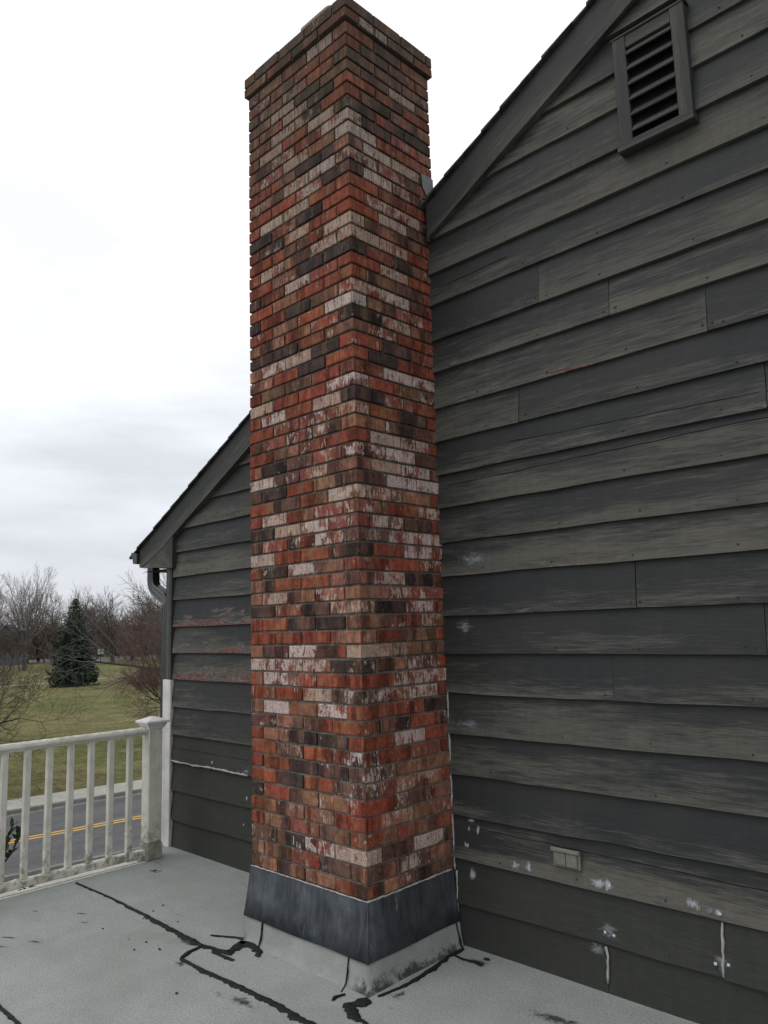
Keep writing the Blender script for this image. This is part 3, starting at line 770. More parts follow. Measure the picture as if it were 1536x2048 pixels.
# ------------------------------------------------------------------ the chimney
CW, CD, YB = 0.843, 0.6146, 0.03
chim = empty('brick_chimney', (0.42, -0.3, DZ), 'tall red brick chimney with white bloom on its bricks, lead skirt around its foot', 'chimney')
H = [79,79,70,71,66,68,73,70,70,72,68,72,71,70,70,69,70,73,72,66,69,71,69,69,64,72,69,68,69,70,68,69,67,71,65,69,71,67,68,67,70,66,69,66,66,70,67,67,67,71,68,70,67,67,70,68,70,72,69,69,70,77,64]
H[0] = 62; H[1] = 76; H[61] = 72; H[62] = 68
kz = [0.0] * 64
for k in range(62, -1, -1): kz[k] = kz[k + 1] + H[k] / 1000.0
ROW = """gmggm|mtg
prdr|twgr
gttwt|rdr
pprr|rdmp
mmtog|dgt
mwdt|rgwg
mpwdr|orr
pwtr|pgtt
rwrwt|drd
rprw|pmpt
rpwtt|wrp
rrdd|rwwm
ptwwp|ppm
rrwd|pwpt
rwwor|oor
dpdr|rpwm
rmwrr|rwm
rrmw|dmmr
rwtwr|wwr
rtdd|rpdr
mrwpr|pwr
otro|gdmr
drdmr|pwm
rtrw|mtpr
tmrpd|dwt
ddot|pprr
twwdr|rdp
mrdo|rdrr
rtmrp|rww
wrrw|rrtp
rwoww|dpr
rppp|modr
rpptt|gmm
rmpr|rwwr
rdmpp|pwm
wmpm|twwt
mdrtr|mww
rdow|mwtr
rwopt|prp
dwwp|rwmr
tpmwo|mpw
woom|rrwp
rdwgr|prp
toot|rpdm
twmpd|tpp
dpdw|rdwr
rodd*d|tpp
rorp|rrgr
tdwmw|wgg
wpwd|tmpr
rwpot|rpp
rrwg|mpwr
twowr|drd
mtmo|ttrm
rtddp|rwr
ogop|prpr
rodgm|gtt
omog|pppr
drmtr|tmp
ompr|mttp
rtpgr|rrm
mtpw|rmwm
ttpdm|pgt
tdtr|ptdm""".replace('*', '').split('\n')
PAL = {'r': (.225, .056, .034), 'o': (.245, .074, .038), 'd': (.056, .035, .031), 'w': (.215, .085, .062), 'p': (.195, .062, .045), 't': (.240, .112, .070), 'g': (.128, .066, .050), 'm': (.108, .052, .040)}
EFF = {'r': .27, 'o': .20, 'd': .24, 'w': .68, 'p': .47, 't': .34, 'g': .38, 'm': .30}
SEC = {'r': 'rrrotmr', 'o': 'ooorrt', 'd': 'ddmgtd', 'w': 'wwptw', 'p': 'prtwm', 't': 'ttdgm', 'g': 'gdttg', 'm': 'mdrtt'}
rb = random.Random(77)
class Bricks:
    def __init__(s): s.v = []; s.f = []; s.uv = []; s.ca = []; s.cb = []
    def add(s, x0, x1, y0, y1, z0, z1, kind):
        h = ((x1 - x0) / 2, (y1 - y0) / 2, (z1 - z0) / 2)
        V, F = chamfer(h, rb.uniform(.0022, .0045))
        o = Vector(((x0 + x1) / 2 + rb.uniform(-.0008, .0008), (y0 + y1) / 2 + rb.uniform(-.0012, .0012), (z0 + z1) / 2 + rb.uniform(-.0012, .0012)))
        rot = Matrix.Rotation(rb.gauss(0, .0035), 3, 'Z') @ Matrix.Rotation(rb.gauss(0, .003), 3, 'Y' if h[0] > h[1] else 'X')
        bi = len(s.v)
        jit = lambda: rb.uniform(-.0009, .0009)
        s.v += [tuple(rot @ Vector((p[0] + jit(), p[1] + jit(), p[2] + jit())) + o) for p in V]
        def colr(ch):
            k = rb.uniform(.8, 1.22); a = PAL[ch]; return (a[0] * k * rb.uniform(.94, 1.06), a[1] * k * rb.uniform(.92, 1.08), a[2] * k * rb.uniform(.92, 1.08))
        A = colr(kind); B = colr(rb.choice(SEC[kind])); eff = max(0, EFF[kind] + rb.uniform(-.10, .12))
        split = rb.choice([.3, .5, .5, .62, .75, 2.0])
        for f in F:
            s.f.append([i + bi for i in f])
            n = (Vector(V[f[1]]) - Vector(V[f[0]])).cross(Vector(V[f[2]]) - Vector(V[f[1]]))
            ax = 0 if abs(n.x) > abs(n.y) else 1
            for i in f:
                p = V[i]; s.uv += [(p[1 - ax] / h[1 - ax] + 1) / 2, (p[2] / h[2] + 1) / 2]
                s.ca += [A[0], A[1], A[2], eff]; s.cb += [B[0], B[1], B[2], split]
    def build(s, name, parent):
        me = bpy.data.meshes.new(name); o0 = parent.location
        me.from_pydata([(a - o0.x, b_ - o0.y, c_ - o0.z) for a, b_, c_ in s.v], [], s.f)
        me.uv_layers.new(name='UVMap').data.foreach_set('uv', s.uv)
        me.attributes.new('ca', 'FLOAT_COLOR', 'CORNER').data.foreach_set('color', s.ca)
        me.attributes.new('cb', 'FLOAT_COLOR', 'CORNER').data.foreach_set('color', s.cb)
        me.materials.append(M['brick']); me.update()
        ob = bpy.data.objects.new(name, me); COL.objects.link(ob); ob.parent = parent; return ob
B_, J = .0975, .010
def lay(bk, k, z0, z1, ox):
    """one course of bricks, ox = how far it oversails"""
    F_, S_ = ROW[k].split('|')
    X0, X1, Y0_, Y1_ = -ox, CW + ox, -CD - ox, YB + ox
    L_ = X1 - X0; bw = B_
    m = (L_ - 3 * J) / 4
    if len(F_) == 4:
        xs = [(X0 + i * (m + J), X0 + i * (m + J) + m) for i in range(4)]
        for i, (a, b_) in enumerate(xs): bk.add(a, b_, Y0_, Y0_ + bw, z0, z1, F_[i])
        # side: corner brick shows its end, then stretchers
        y = Y0_ + bw + J; i = 1
        while y < Y1_ - .02:
            e = min(y + .203, Y1_)
            if Y1_ - e < .03: e = Y1_
            bk.add(X1 - bw, X1, y, e, z0, z1, S_[min(i, len(S_) - 1)]); bk.add(X0, X0 + bw, y, e, z0, z1, rb.choice('rrmtpd')); y = e + J; i += 1
    else:
        hb = (m - J) / 2
        xs = [(X0 + bw + J + i * (m + J) - (bw - hb), 0) for i in range(3)]
        x = X0 + bw + J; inner = (X1 - bw - J) - x; mm = (inner - 2 * J) / 3
        for i in range(3): bk.add(x + i * (mm + J), x + i * (mm + J) + mm, Y0_, Y0_ + bw, z0, z1, F_[i + 1])
        y = Y0_; i = 0
        while y < Y1_ - .02:
            e = min(y + .203, Y1_)
            if Y1_ - e < .03: e = Y1_
            bk.add(X1 - bw, X1, y, e, z0, z1, (F_[4] if (i == 0 and rb.random() < .35) else S_[min(i, 2)])); bk.add(X0, X0 + bw, y, e, z0, z1, F_[0] if i == 0 else rb.choice('rrmtpd')); y = e + J; i += 1
    if z0 > 3.0:   # the back, free above the roof
        x = X0 + bw + J
        while x < X1 - bw - .03:
            e = min(x + .203, X1 - bw - J); bk.add(x, e, Y1_ - bw, Y1_, z0, z1, rb.choice('rrmtpd')); x = e + J
bk = Bricks()
for k in range(2, 64): lay(bk, k, kz[k] + .005 + (.003 if k == 63 else 0), kz[k - 1] - .005, 0)
bk.build('shaft', chim)
bk = Bricks()
lay(bk, 1, kz[1] + .005, kz[0] - .005, .018); lay(bk, 0, kz[0] + .005, kz[0] + .066, .018)
bk.build('cap_courses', chim)
q = MB(); i_ = .0095
q.box(i_, CW - i_, -CD + i_, YB - i_, DZ, kz[1] + .002); q.box(-.018 + i_, CW + .018 - i_, -CD - .018 + i_, YB + .018 - i_, kz[1] + .003, kz[0] + .062)
q.build('mortar', M['mortar'], chim)
# mortar wash over the cap and the clay flue
q = MB(); zt = kz[0] + .0665
V = [(-.012, -CD - .012, zt), (CW + .012, -CD - .012, zt), (CW + .012, YB + .012, zt), (-.012, YB + .012, zt), (.26, -.47, zt + .035), (.58, -.47, zt + .035), (.58, -.15, zt + .035), (.26, -.15, zt + .035)]
q.raw(V, [[0, 1, 5, 4], [1, 2, 6, 5], [2, 3, 7, 6], [3, 0, 4, 7], [4, 5, 6, 7]]); q.build('mortar_wash', M['mortar'], chim)
q = MB(); F0 = []; nseg = 6
def rrect(x0, x1, y0, y1, r, z):
    P = []
    for cx, cy, a0 in ((x1 - r, y1 - r, 0), (x0 + r, y1 - r, 90), (x0 + r, y0 + r, 180), (x1 - r, y0 + r, 270)):
        for k in range(nseg + 1):
            a = rad(a0 + 90 * k / nseg); P.append((cx + r * math.cos(a), cy + r * math.sin(a), z))
    return P
rings = [rrect(.27, .57, -.46, -.16, .05, zt), rrect(.27, .57, -.46, -.16, .05, zt + .243), rrect(.277, .563, -.453, -.167, .05, zt + .251), rrect(.292, .548, -.438, -.182, .04, zt + .245), rrect(.295, .545, -.435, -.185, .04, zt - .1)]
n_ = len(rings[0]); V = [p for r in rings for p in r]
q.raw(V, [[i * n_ + j, i * n_ + (j + 1) % n_, (i + 1) * n_ + (j + 1) % n_, (i + 1) * n_ + j] for i in range(len(rings) - 1) for j in range(n_)], None, True)
q.build('flue_tile', M['terracotta'], chim)
# lead skirt, flared out over the curb
def skirt(rows, left_end=True):
    """rows: list of (z, front offset, side offset, left x); front run then side run"""
    V = []; F = []; nF, nS = 9, 7
    for z, of, os_, xl, wz in rows:
        for i in range(nF + 1):
            t = i / nF; V.append((xl + (CW + os_ - xl) * t, -CD - of + .004 * math.sin(t * 9 + z * 20) * (1 if 0 < i < nF else 0), z + wz * mnoise.noise(Vector((t * 3, z, 0)))))
        for i in range(1, nS + 1):
            t = i / nS; V.append((CW + os_ * (1 - .25 * t) + .003 * math.sin(t * 7 + z * 30), -CD - of + (CD + of - .036) * t, z + wz * mnoise.noise(Vector((5 + t * 3, z, 0)))))
    m_ = nF + nS + 1
    for r in range(len(rows) - 1):
        for i in range(m_ - 1): F.append([r * m_ + i, r * m_ + i + 1, (r + 1) * m_ + i + 1, (r + 1) * m_ + i])
    return V, [f[::-1] for f in F], m_
rows = [(.004, .001, .001, -.001, .0), (-.004, .006, .006, -.004, 0), (-.06, .014, .014, -.006, 0), (-.14, .030, .028, -.004, .002), (-.222, .052, .048, .000, .004), (-.224, .044, .040, .004, .004), (-.14, .022, .02, .004, 0)]
V, F, m_ = skirt(rows); q = MB(); q.raw(V, F, None, True)
# the left end turned back to the brickwork
for r in range(4):
    a, b_ = V[r * m_], V[(r + 1) * m_]; q.poly([a, b_, (b_[0], -CD + .01, b_[2]), (a[0], -CD + .01, a[2])])
q.build('lead_skirt', M['lead'], chim)
q = MB(); x = CW + .046; y = -CD - .052
q.tube([Vector((CW + .004, -CD - .004, 0)), Vector((CW + .017, -CD - .017, -.06)), Vector((CW + .031, -CD - .033, -.14)), Vector((CW + .050, -CD - .054, -.222))], [.0035, .004, .004, .005], 6)
q.build('folded_corner', M['lead'], chim)
bead('caulk_line', [(-.002, -CD - .005, .004), (.3, -CD - .006, .005), (.6, -CD - .005, .004), (CW + .004, -CD - .004, .003)], .0035, M['caulk'], chim)
bead('caulk_line', [(CW + .004, -CD - .004, .003), (CW + .005, -.4, .004), (CW + .004, -.2, .006), (CW + .004, -.04, .008)], .0045, M['caulk'], chim)
bead('caulk_line', [(CW + .006, -.026, z) for z in (.86, .7, .5, .3, .15, 0.0)], .0050, M['caulk'], chim)
bead('caulk_line', [(CW + .020, -.030, z) for z in (.0, -.1, -.2)], .0050, M['caulk'], chim)
# curb of roofing felt under the skirt
rows = [(-.16, .024, .024, .012, 0), (-.215, .040, .040, .016, 0), (-.29, .058, .056, .022, 0), (-.320, .068, .066, .026, 0), (DZ - .004, .088, .086, .034, 0)]
V, F, m_ = skirt(rows); q = MB(); q.raw(V, F, None, True)
for r in range(4):
    a, b_ = V[r * m_], V[(r + 1) * m_]; q.poly([a, b_, (b_[0], -.03, b_[2]), (a[0], -.03, a[2])])
q.build('curb', M['curb'], chim)
# stepped metal flashing where roof meets brick
q = MB()
Vp = [(-.070, 3.650), (-.01, 3.660), (.028, 3.655), (.028, 3.52), (-.005, 3.520), (-.035, 3.54), (-.060, 3.575), (-.066, 3.60)]
q.poly([(CW + .004, y, z) for y, z in Vp]); q.poly([(CW + .008, y, z) for y, z in Vp])
q.poly([(CW + .003, -.088, 3.475), (CW + .030, -.090, 3.490), (CW + .030, -.086, 3.505), (CW + .003, -.084, 3.515)])
q.build('step_flashing', M['stepflash'], chim)

# ------------------------------------------------------------------ flat roof
fr_ = empty('flat_roof', (3.7, -3, DZ), kind='structure')
q = MB()
q.poly([(-1.582, -8, DZ), (9.0, -8, DZ), (9.0, -.006, DZ), (-1.582, -.006, DZ)]); q.poly([(-1.90, -.335, DZ), (-1.582, -.335, DZ), (-1.582, -.006, DZ), (-1.90, -.006, DZ)])
q.poly([(-1.90, -.335, DZ - .05), (-1.90, -.335, DZ), (-1.90, -.006, DZ), (-1.90, -.006, DZ - .05)][::-1]); q.poly([(-1.90, -.335, DZ - .05), (-1.582, -.335, DZ - .05), (-1.582, -.335, DZ), (-1.90, -.335, DZ)])
q.poly([(-1.582, -8, DZ - .05), (-1.582, -8, DZ), (-1.582, -.34, DZ), (-1.582, -.34, DZ - .05)])
q.build('membrane', M['deck'], fr_)
q = MB(); q.box(-1.596, -1.5825, -8, -.34, DZ - .03, DZ + .004); q.build('metal_edge', M['drip'], fr_)
q = MB(); q.box(-1.705, -1.655, -8, -.34, DZ - .030, DZ - .010, ch=.005); q.box(-1.80, -1.706, -8, -.34, DZ - .14, DZ - .12, ch=.004); q.box(-1.81, -1.80, -8, -.34, DZ - .15, DZ - .05, ch=.003)
q.build('gutter', M['cream'], fr_)
q = MB(); q.box(-1.655, 9.0, -8, -.02, GZ, DZ - .052); q.build('wall', M['cover'], fr_)

def smear_strip(pts, widths, name='tar_seam', h=.008, seed=3, rag=.6):
    """hand-trowelled tar: ragged edges, domed a little"""
    rr = random.Random(seed); P = []; Wd = []
    for i in range(len(pts) - 1):
        a, b_ = Vector(pts[i] + (0,)), Vector(pts[i + 1] + (0,)); m_ = max(1, int((b_ - a).length / .012))
        for k in range(m_): P.append(a.lerp(b_, k / m_)); Wd.append(widths[i] + (widths[i + 1] - widths[i]) * k / m_)
    P.append(Vector(pts[-1] + (0,))); Wd.append(widths[-1])
    V = []; F = []; ph1, ph2 = rr.random() * 9, rr.random() * 9
    for i, p in enumerate(P):
        t = (P[min(i + 1, len(P) - 1)] - P[max(i - 1, 0)]).normalized(); n = Vector((-t.y, t.x, 0))
        wl = Wd[i] * (1 + rag * (mnoise.noise(Vector((i * .33, ph1, 0))) + .5 * mnoise.noise(Vector((i * .9, ph1, 3)))))
        wr = Wd[i] * (1 + rag * 1.6 * (mnoise.noise(Vector((i * .27, ph2, 0))) + .6 * mnoise.noise(Vector((i * .8, ph2, 3)))))
        off = n * Wd[i] * .35 * mnoise.noise(Vector((i * .08, ph1 + 5, 0)))
        wl, wr = max(wl, .002), max(wr, .002)
        for s_, hh in ((1, .0012), (.6, h), (-.6, h), (-1, .0012)):
            V.append(p + off + n * (wl if s_ > 0 else wr) * s_ + Vector((0, 0, DZ + hh)))
    for i in range(len(P) - 1):
        for j in range(3): F.append([i * 4 + j, i * 4 + j + 1, i * 4 + 5 + j, i * 4 + 4 + j])
    q_ = MB(); q_.raw(V, F, None, True); return q_.build(name, M['tar'], fr_)
smear_strip([(-1.52, -.838), (-1.04, -.826), (-.67, -.836), (-.36, -.85), (-.07, -.857)], [.005, .008, .010, .017, .017], seed=1)
smear_strip([(-.07, -.857), (-.058, -.94), (-.02, -1.005)], [.014, .010, .010], seed=2)
smear_strip([(-.02, -1.007), (.15, -1.012), (.33, -1.0), (.505, -.993), (.71, -.99), (.95, -1.0), (1.5, -1.0), (2.6, -1.0), (5, -1.0)], [.008, .013, .013, .016, .018, .02, .018, .015, .014], seed=3)
smear_strip([(-.07, -.857), (.05, -.838), (.10, -.818), (.07, -.745), (.05, -.70)], [.012, .016, .026, .030, .026], seed=4, rag=.75)
smear_strip([(.03, -.868), (.10, -.866), (.19, -.858)], [.008, .012, .012], seed=5, rag=.9)
smear_strip([(.035, -.715), (.10, -.698), (.19, -.712), (.25, -.752)], [.018, .024, .016, .007], seed=6, rag=.8)
smear_strip([(-.15, -.76), (-.04, -.70), (.02, -.675)], [.003, .006, .010], seed=16, rag=.9)
smear_strip([(.945, -.715), (.93, -.76), (.905, -.80), (.99, -.845), (1.08, -.86)], [.022, .034, .030, .022, .014], seed=7, rag=.7)
smear_strip([(.83, -.745), (.815, -.79), (.83, -.815)], [.006, .011, .005], seed=8, rag=.8)
smear_strip([(.95, -.67), (.965, -.55), (.965, -.46), (.945, -.30), (.92, -.17), (.92, -.08)], [.005, .007, .011, .012, .010, .007], seed=9, rag=.9)
smear_strip([(.93, -.155), (1.00, -.165), (1.055, -.150), (1.10, -.156)], [.003, .006, .010, .008], seed=10, rag=.9)
smear_strip([(1.06, -.10), (1.075, -.09), (1.09, -.095)], [.003, .009, .003], seed=11)
smear_strip([(-1.59, -1.757), (-.6, -1.76), (-.18, -1.753), (.4, -1.765), (2, -1.76), (5, -1.76)], [.006, .007, .008, .008, .008, .008], seed=12)
# vertical lap joints of tar on the curb
bead('tar_seam', [(.150, -CD - .042, -.205), (.155, -CD - .057, -.27), (.158, -CD - .072, -.318), (.165, -CD - .092, -.328), (.175, -CD - .12, DZ + .004)], .006, M['tar'], fr_)
bead('tar_seam', [(.765, -CD - .043, -.21), (.770, -CD - .060, -.28), (.773, -CD - .072, -.318), (.778, -CD - .092, -.328), (.80, -CD - .125, DZ + .003)], .0045, M['tar'], fr_)
bead('tar_seam', [(CW + .032, -.065, -.215), (CW + .045, -.06, -.28), (CW + .060, -.065, -.322), (CW + .08, -.07, -.328)], .006, M['tar'], fr_)
# dirt left by puddles
def smudge(x, y, w, h, rot, seed):
    q_ = MB(); rr_ = random.Random(seed); V = [(x, y, DZ + .0015)]; F = []; fade = [1.0]; n = 20; R = 4; ph = [rr_.uniform(.7, 1.2) for _ in range(n)]
    for r_ in range(1, R + 1):
        for k in range(n):
            a_ = 2 * math.pi * k / n; u_, v_ = w / 2 * math.cos(a_) * ph[k] * r_ / R, h / 2 * math.sin(a_) * ph[k] * r_ / R
            V.append((x + u_ * math.cos(rot) - v_ * math.sin(rot), y + u_ * math.sin(rot) + v_ * math.cos(rot), DZ + .0015)); fade.append(1 - r_ / R)
    for k in range(n): F.append([0, 1 + k, 1 + (k + 1) % n])
    for r_ in range(R - 1):
        for k in range(n): F.append([1 + r_ * n + k, 1 + (r_ + 1) * n + k, 1 + (r_ + 1) * n + (k + 1) % n, 1 + r_ * n + (k + 1) % n])
    q_.raw(V, F); return q_.build('dirt_smudge', M['dirt'], fr_, fade=fade)
for i_s, (x, y, w, h, a_) in enumerate(SMUDGE): smudge(x, y, w, h, a_, i_s)
# loose debris lying on the roof
q = MB(); rr = random.Random(9)
for k in range(18):
    x, y = rr.uniform(-1.5, .7), rr.uniform(-1.9, -.5)
    if rr.random() < .5: x, y = rr.gauss(-.35, .25), rr.gauss(-1.0, .16)
    a = rr.uniform(0, 3.1); s_ = rr.uniform(.0015, .0045)
    V, F = chamfer((s_ * rr.uniform(1, 2.2), s_, .0022), .0008); mt = Matrix.Rotation(a, 3, 'Z')
    q.raw([mt @ Vector(p) + Vector((x, y, DZ + .0032)) for p in V], F)
tag(q.build('grit', M['tar'], fr_), kind='stuff')

# ------------------------------------------------------------------ railing
rail = empty('white_railing', (-1.625, -.3, DZ), 'old white wooden railing with square balusters along the flat roof edge', 'railing')
RX = -1.640
def post(yc, first=True):
    q = MB(); q.box(RX - .05, RX + .05, yc - .05, yc + .05, DZ + .11, .545, ch=.003); p = q.build('newel_post', M['white'], rail)
    # worn sleeve at the foot with rounded shoulders
    q = MB(); q.box(RX - .056, RX + .056, yc - .056, yc + .056, DZ + .002, DZ + .105, ch=.004); q.box(RX - .0535, RX + .0535, yc - .045, yc + .045, DZ + .1055, DZ + .122, ch=.004)
    tag(q.build('base_sleeve', M['sleeve'], p), 'stained grey sleeve round the foot of the post')
    q = MB(); q.lathe_square(RX, yc, [(.050, .531), (.058, .534), (.060, .546), (.066, .550), (.070, .560), (.0705, .566), (.082, .568), (.086, .577), (.084, .586), (.076, .589), (.058, .594), (.012, .612), (.004, .613)]); q.build('cap', M['pvc'], p)
    return p
post(-.268); post(-3.05)
ys = [-.435 - .1355 * k for k in range(18)]
for k, y in enumerate(ys):
    q = MB(); q.box(RX - .018, RX + .018, y - .0185, y + .0185, DZ + .070, .498, ch=.003); q.build('baluster', M['white'], rail)
# rounded handrail
def sweep(prof, y0, y1, name, n=30, wob=.0):
    q = MB(); V = []; F = []; m_ = len(prof)
    for i in range(n + 1):
        y = y0 + (y1 - y0) * i / n
        for (x, z) in prof: V.append((RX + x + wob * mnoise.noise(Vector((y * 9, x * 40, z * 30))), y, z + wob * mnoise.noise(Vector((y * 11, x * 30 + 4, z * 30)))))
    for i in range(n):
        for j in range(m_): F.append([i * m_ + j, i * m_ + (j + 1) % m_, (i + 1) * m_ + (j + 1) % m_, (i + 1) * m_ + j])
    F.append(list(range(m_))); F.append([n * m_ + j for j in range(m_)][::-1])
    q.raw(V, F, None, False); return q.build(name, M['white'], rail)
sweep([(-.020, .494), (.020, .494), (.022, .504), (.033, .508), (.038, .520), (.034, .534), (.022, .543), (0, .546), (-.022, .543), (-.034, .534), (-.038, .520), (-.033, .508), (-.022, .504)], -.319, -2.999, 'top_rail')
sweep([(-.024, DZ + .024), (.024, DZ + .024), (.027, DZ + .030), (.027, DZ + .062), (.022, DZ + .070), (-.022, DZ + .070), (-.027, DZ + .062), (-.027, DZ + .030)], -.326, -2.993, 'bottom_rail', 120, .004)

# ------------------------------------------------------------------ ground, road, paths
def sheet(name, pts, z, mat, kind='structure'):
    q = MB(); q.poly([(x, y, z) for x, y in pts]); o = q.build(name, mat, None, (0, 0, 0)); return tag(o, kind=kind)
q = MB(); R = 1500
q.poly([(-R, -R, GZ), (R, -R, GZ), (R, R, GZ), (-R, R, GZ)]); tag(q.build('ground', M['grass'], None, (0, 0, 0)), kind='structure')
dr = Vector((math.sin(rad(5)), math.cos(rad(5)), 0)); nr = Vector((math.cos(rad(5)), -math.sin(rad(5)), 0)); C0 = Vector((-18.1, 7.0, 0))
def strip(name, o0, o1, z0, mat, z1=None, y0=-220, y1=260):
    q_ = MB(); P = [C0 + dr * y0 + nr * o0, C0 + dr * y0 + nr * o1, C0 + dr * y1 + nr * o1, C0 + dr * y1 + nr * o0]
    if z1 is None: q_.poly([(p.x, p.y, z0) for p in P])
    else:
        lo, hi = z0, z1; q_.poly([(p.x, p.y, hi) for p in P])
        for k in range(4): a, b_ = P[k], P[(k + 1) % 4]; q_.poly([(a.x, a.y, lo), (b_.x, b_.y, lo), (b_.x, b_.y, hi), (a.x, a.y, hi)])
    o = q_.build(name, mat, None, (0, 0, 0)); return tag(o, kind='structure')
strip('road', -3.05, 3.4, GZ + .006, M['asphalt'])
strip('road_edge', -3.32, -3.0505, GZ + .010, M['gutterpan'])
strip('kerb', -3.46, -3.325, GZ - .02, M['gutterpan'], GZ + .115)
mark = empty('road_marking', (C0.x, C0.y, GZ), kind='structure')
for off in (-.12, .12):
    q_ = MB(); P = [C0 + dr * -220 + nr * (off - .055), C0 + dr * -220 + nr * (off + .055), C0 + dr * 260 + nr * (off + .055), C0 + dr * 260 + nr * (off - .055)]
    q_.poly([(p.x, p.y, GZ + .011) for p in P]); q_.build('yellow_line', M['yellow'], mark)
# pavement laid in separate slabs
q_ = MB(); t = -80.0; rr = random.Random(3)
while t < 140:
    e = t + 1.5; P = [C0 + dr * (t + .008) + nr * -4.98, C0 + dr * (t + .008) + nr * -3.465, C0 + dr * (e - .008) + nr * -3.465, C0 + dr * (e - .008) + nr * -4.98]
    zz = GZ + .118 + rr.uniform(-.006, .006); q_.poly([(p.x, p.y, zz) for p in P])
    for k in range(4): a, b_ = P[k], P[(k + 1) % 4]; q_.poly([(a.x, a.y, GZ - .02), (b_.x, b_.y, GZ - .02), (b_.x, b_.y, zz), (a.x, a.y, zz)])
    t = e
tag(q_.build('pavement', M['concrete'], None, (0, 0, 0)), kind='structure')
strip('near_kerb', 3.41, 3.55, GZ - .02, M['gutterpan'], GZ + .12); strip('near_pavement', 3.555, 5.1, GZ + .02, M['concrete'])
# narrow footpath across the park, a little curved
q_ = MB(); pp = [(-78, -60), (-83, -10), (-86.2, 26), (-88.3, 35.3), (-89.6, 42), (-90.6, 52), (-90.5, 70), (-86, 110)]
for i in range(len(pp) - 1):
    (xa, ya), (xb, yb) = pp[i], pp[i + 1]; q_.poly([(xa - .55, ya, GZ + .03), (xa + .55, ya, GZ + .03), (xb + .55, yb, GZ + .03), (xb - .55, yb, GZ + .03)])
tag(q_.build('footpath', M['concrete'], None, (0, 0, 0)), kind='structure')
CX, CY = 3.4, -3.07
def at(az, d): a = rad(az); return (CX + d * math.sin(a), CY + d * math.cos(a))
q_ = MB(); P = [at(-72, 178), at(-60, 172), at(-60, 200), at(-72, 208)]; q_.poly([(x, y, GZ + .03) for x, y in P]); tag(q_.build('far_road', M['gutterpan'], None, (0, 0, 0)), kind='structure')

# ------------------------------------------------------------------ bare trees
def grow(seed, height, trunk_h, r0, n_limb, spread, up_t, levels, kids, lens, wig=.16, twig_r=.012, droop=0.0, lean=(0, 0)):
    """returns polylines per level: (points, radii)"""
    rr = random.Random(seed); out = []
    def br(p, d, L, r, lv):
        n = (6, 5, 4, 3, 3, 2)[min(lv, 5)]; pts = [p.copy()]; rads = [r]
        dd = d.copy(); q = p.copy()
        for i in range(n):
            w = wig * (1.0 if lv else .4)
            dd = (dd + Vector((rr.gauss(0, w), rr.gauss(0, w), rr.gauss(0, w * .8) + up_t * (1 if lv < 3 else .5) - droop * (lv > 1)))).normalized()
            q = q + dd * (L / n); pts.append(q.copy()); rads.append(max(twig_r * .55, r * (1 - .62 * (i + 1) / n)))
        out.append((lv, pts, rads))
        if lv >= levels: return
        k = kids[lv]
        for j in range(k):
            t = (.30 + .70 * (j + rr.random()) / k) if lv else (.52 + .48 * (j + rr.random()) / k)
            x = t * n; i = min(int(x), n - 1); f_ = x - i
            pp_ = pts[i].lerp(pts[i + 1], f_); rr_ = rads[i] * (1 - f_) + rads[i + 1] * f_
            td = (pts[i + 1] - pts[i]).normalized()
            a = rr.uniform(0, 2 * math.pi); s_ = td.cross(Vector((math.cos(a), math.sin(a), .3))).normalized()
            ang = spread[lv] * rr.uniform(.65, 1.25)
            nd = (td * math.cos(ang) + s_ * math.sin(ang)).normalized()
            br(pp_, nd, L * lens[lv] * rr.uniform(.7, 1.2) * (1.12 - .35 * t), max(twig_r, rr_ * rr.uniform(.5, .72)), lv + 1)
        if lv < levels:   # leader
            br(pts[-1], dd, L * lens[lv] * .75, max(twig_r, rads[-1] * .9), lv + 1)
    br(Vector((0, 0, 0)), Vector((lean[0], lean[1], 1)).normalized(), trunk_h, r0, 0)
    top = max(p.z for _, ps, _ in out for p in ps); k = height / top
    return [(lv, [p * k for p in ps], rs_) for lv, ps, rs_ in out]
def tree_mesh(lines, name_seed):
    a, b_ = MB(), MB()
    for lv, ps, rs_ in lines:
        if lv <= 1: a.tube(ps, rs_, 7 if lv == 0 else 5, cap=False)
        else: b_.tube(ps, rs_, 4 if lv == 2 else 3, cap=False)
    return a, b_
def bare_tree(name, lines, bark, twig, loc, label, cat='tree', group=None, rot=0):
    t_ = empty(name, loc, label, cat, group); a, b_ = tree_mesh(lines, name)
    o = a.build('trunk', bark, None, (0, 0, 0)); o.location = (0, 0, 0); o.parent = t_
    o = b_.build('crown', twig, None, (0, 0, 0)); o.location = (0, 0, 0); o.parent = t_
    t_.rotation_euler = (0, 0, rot); return t_
G_FAR = 'bare trees across the park'
def place(t_, az, d, rot, sc, label, group=G_FAR, twig=None, bark=None):
    x, y = at(az, d); t_.location = (x, y, GZ); t_.rotation_euler = (0, 0, rot); t_.scale = (sc, sc, sc)
    t_['label'] = label
    if group: t_['group'] = group
    if twig:
        for ch in t_.children:
            if ch.name.startswith('crown') and twig:
                ch.material_slots[0].link = 'OBJECT'; ch.material_slots[0].material = twig
    return t_
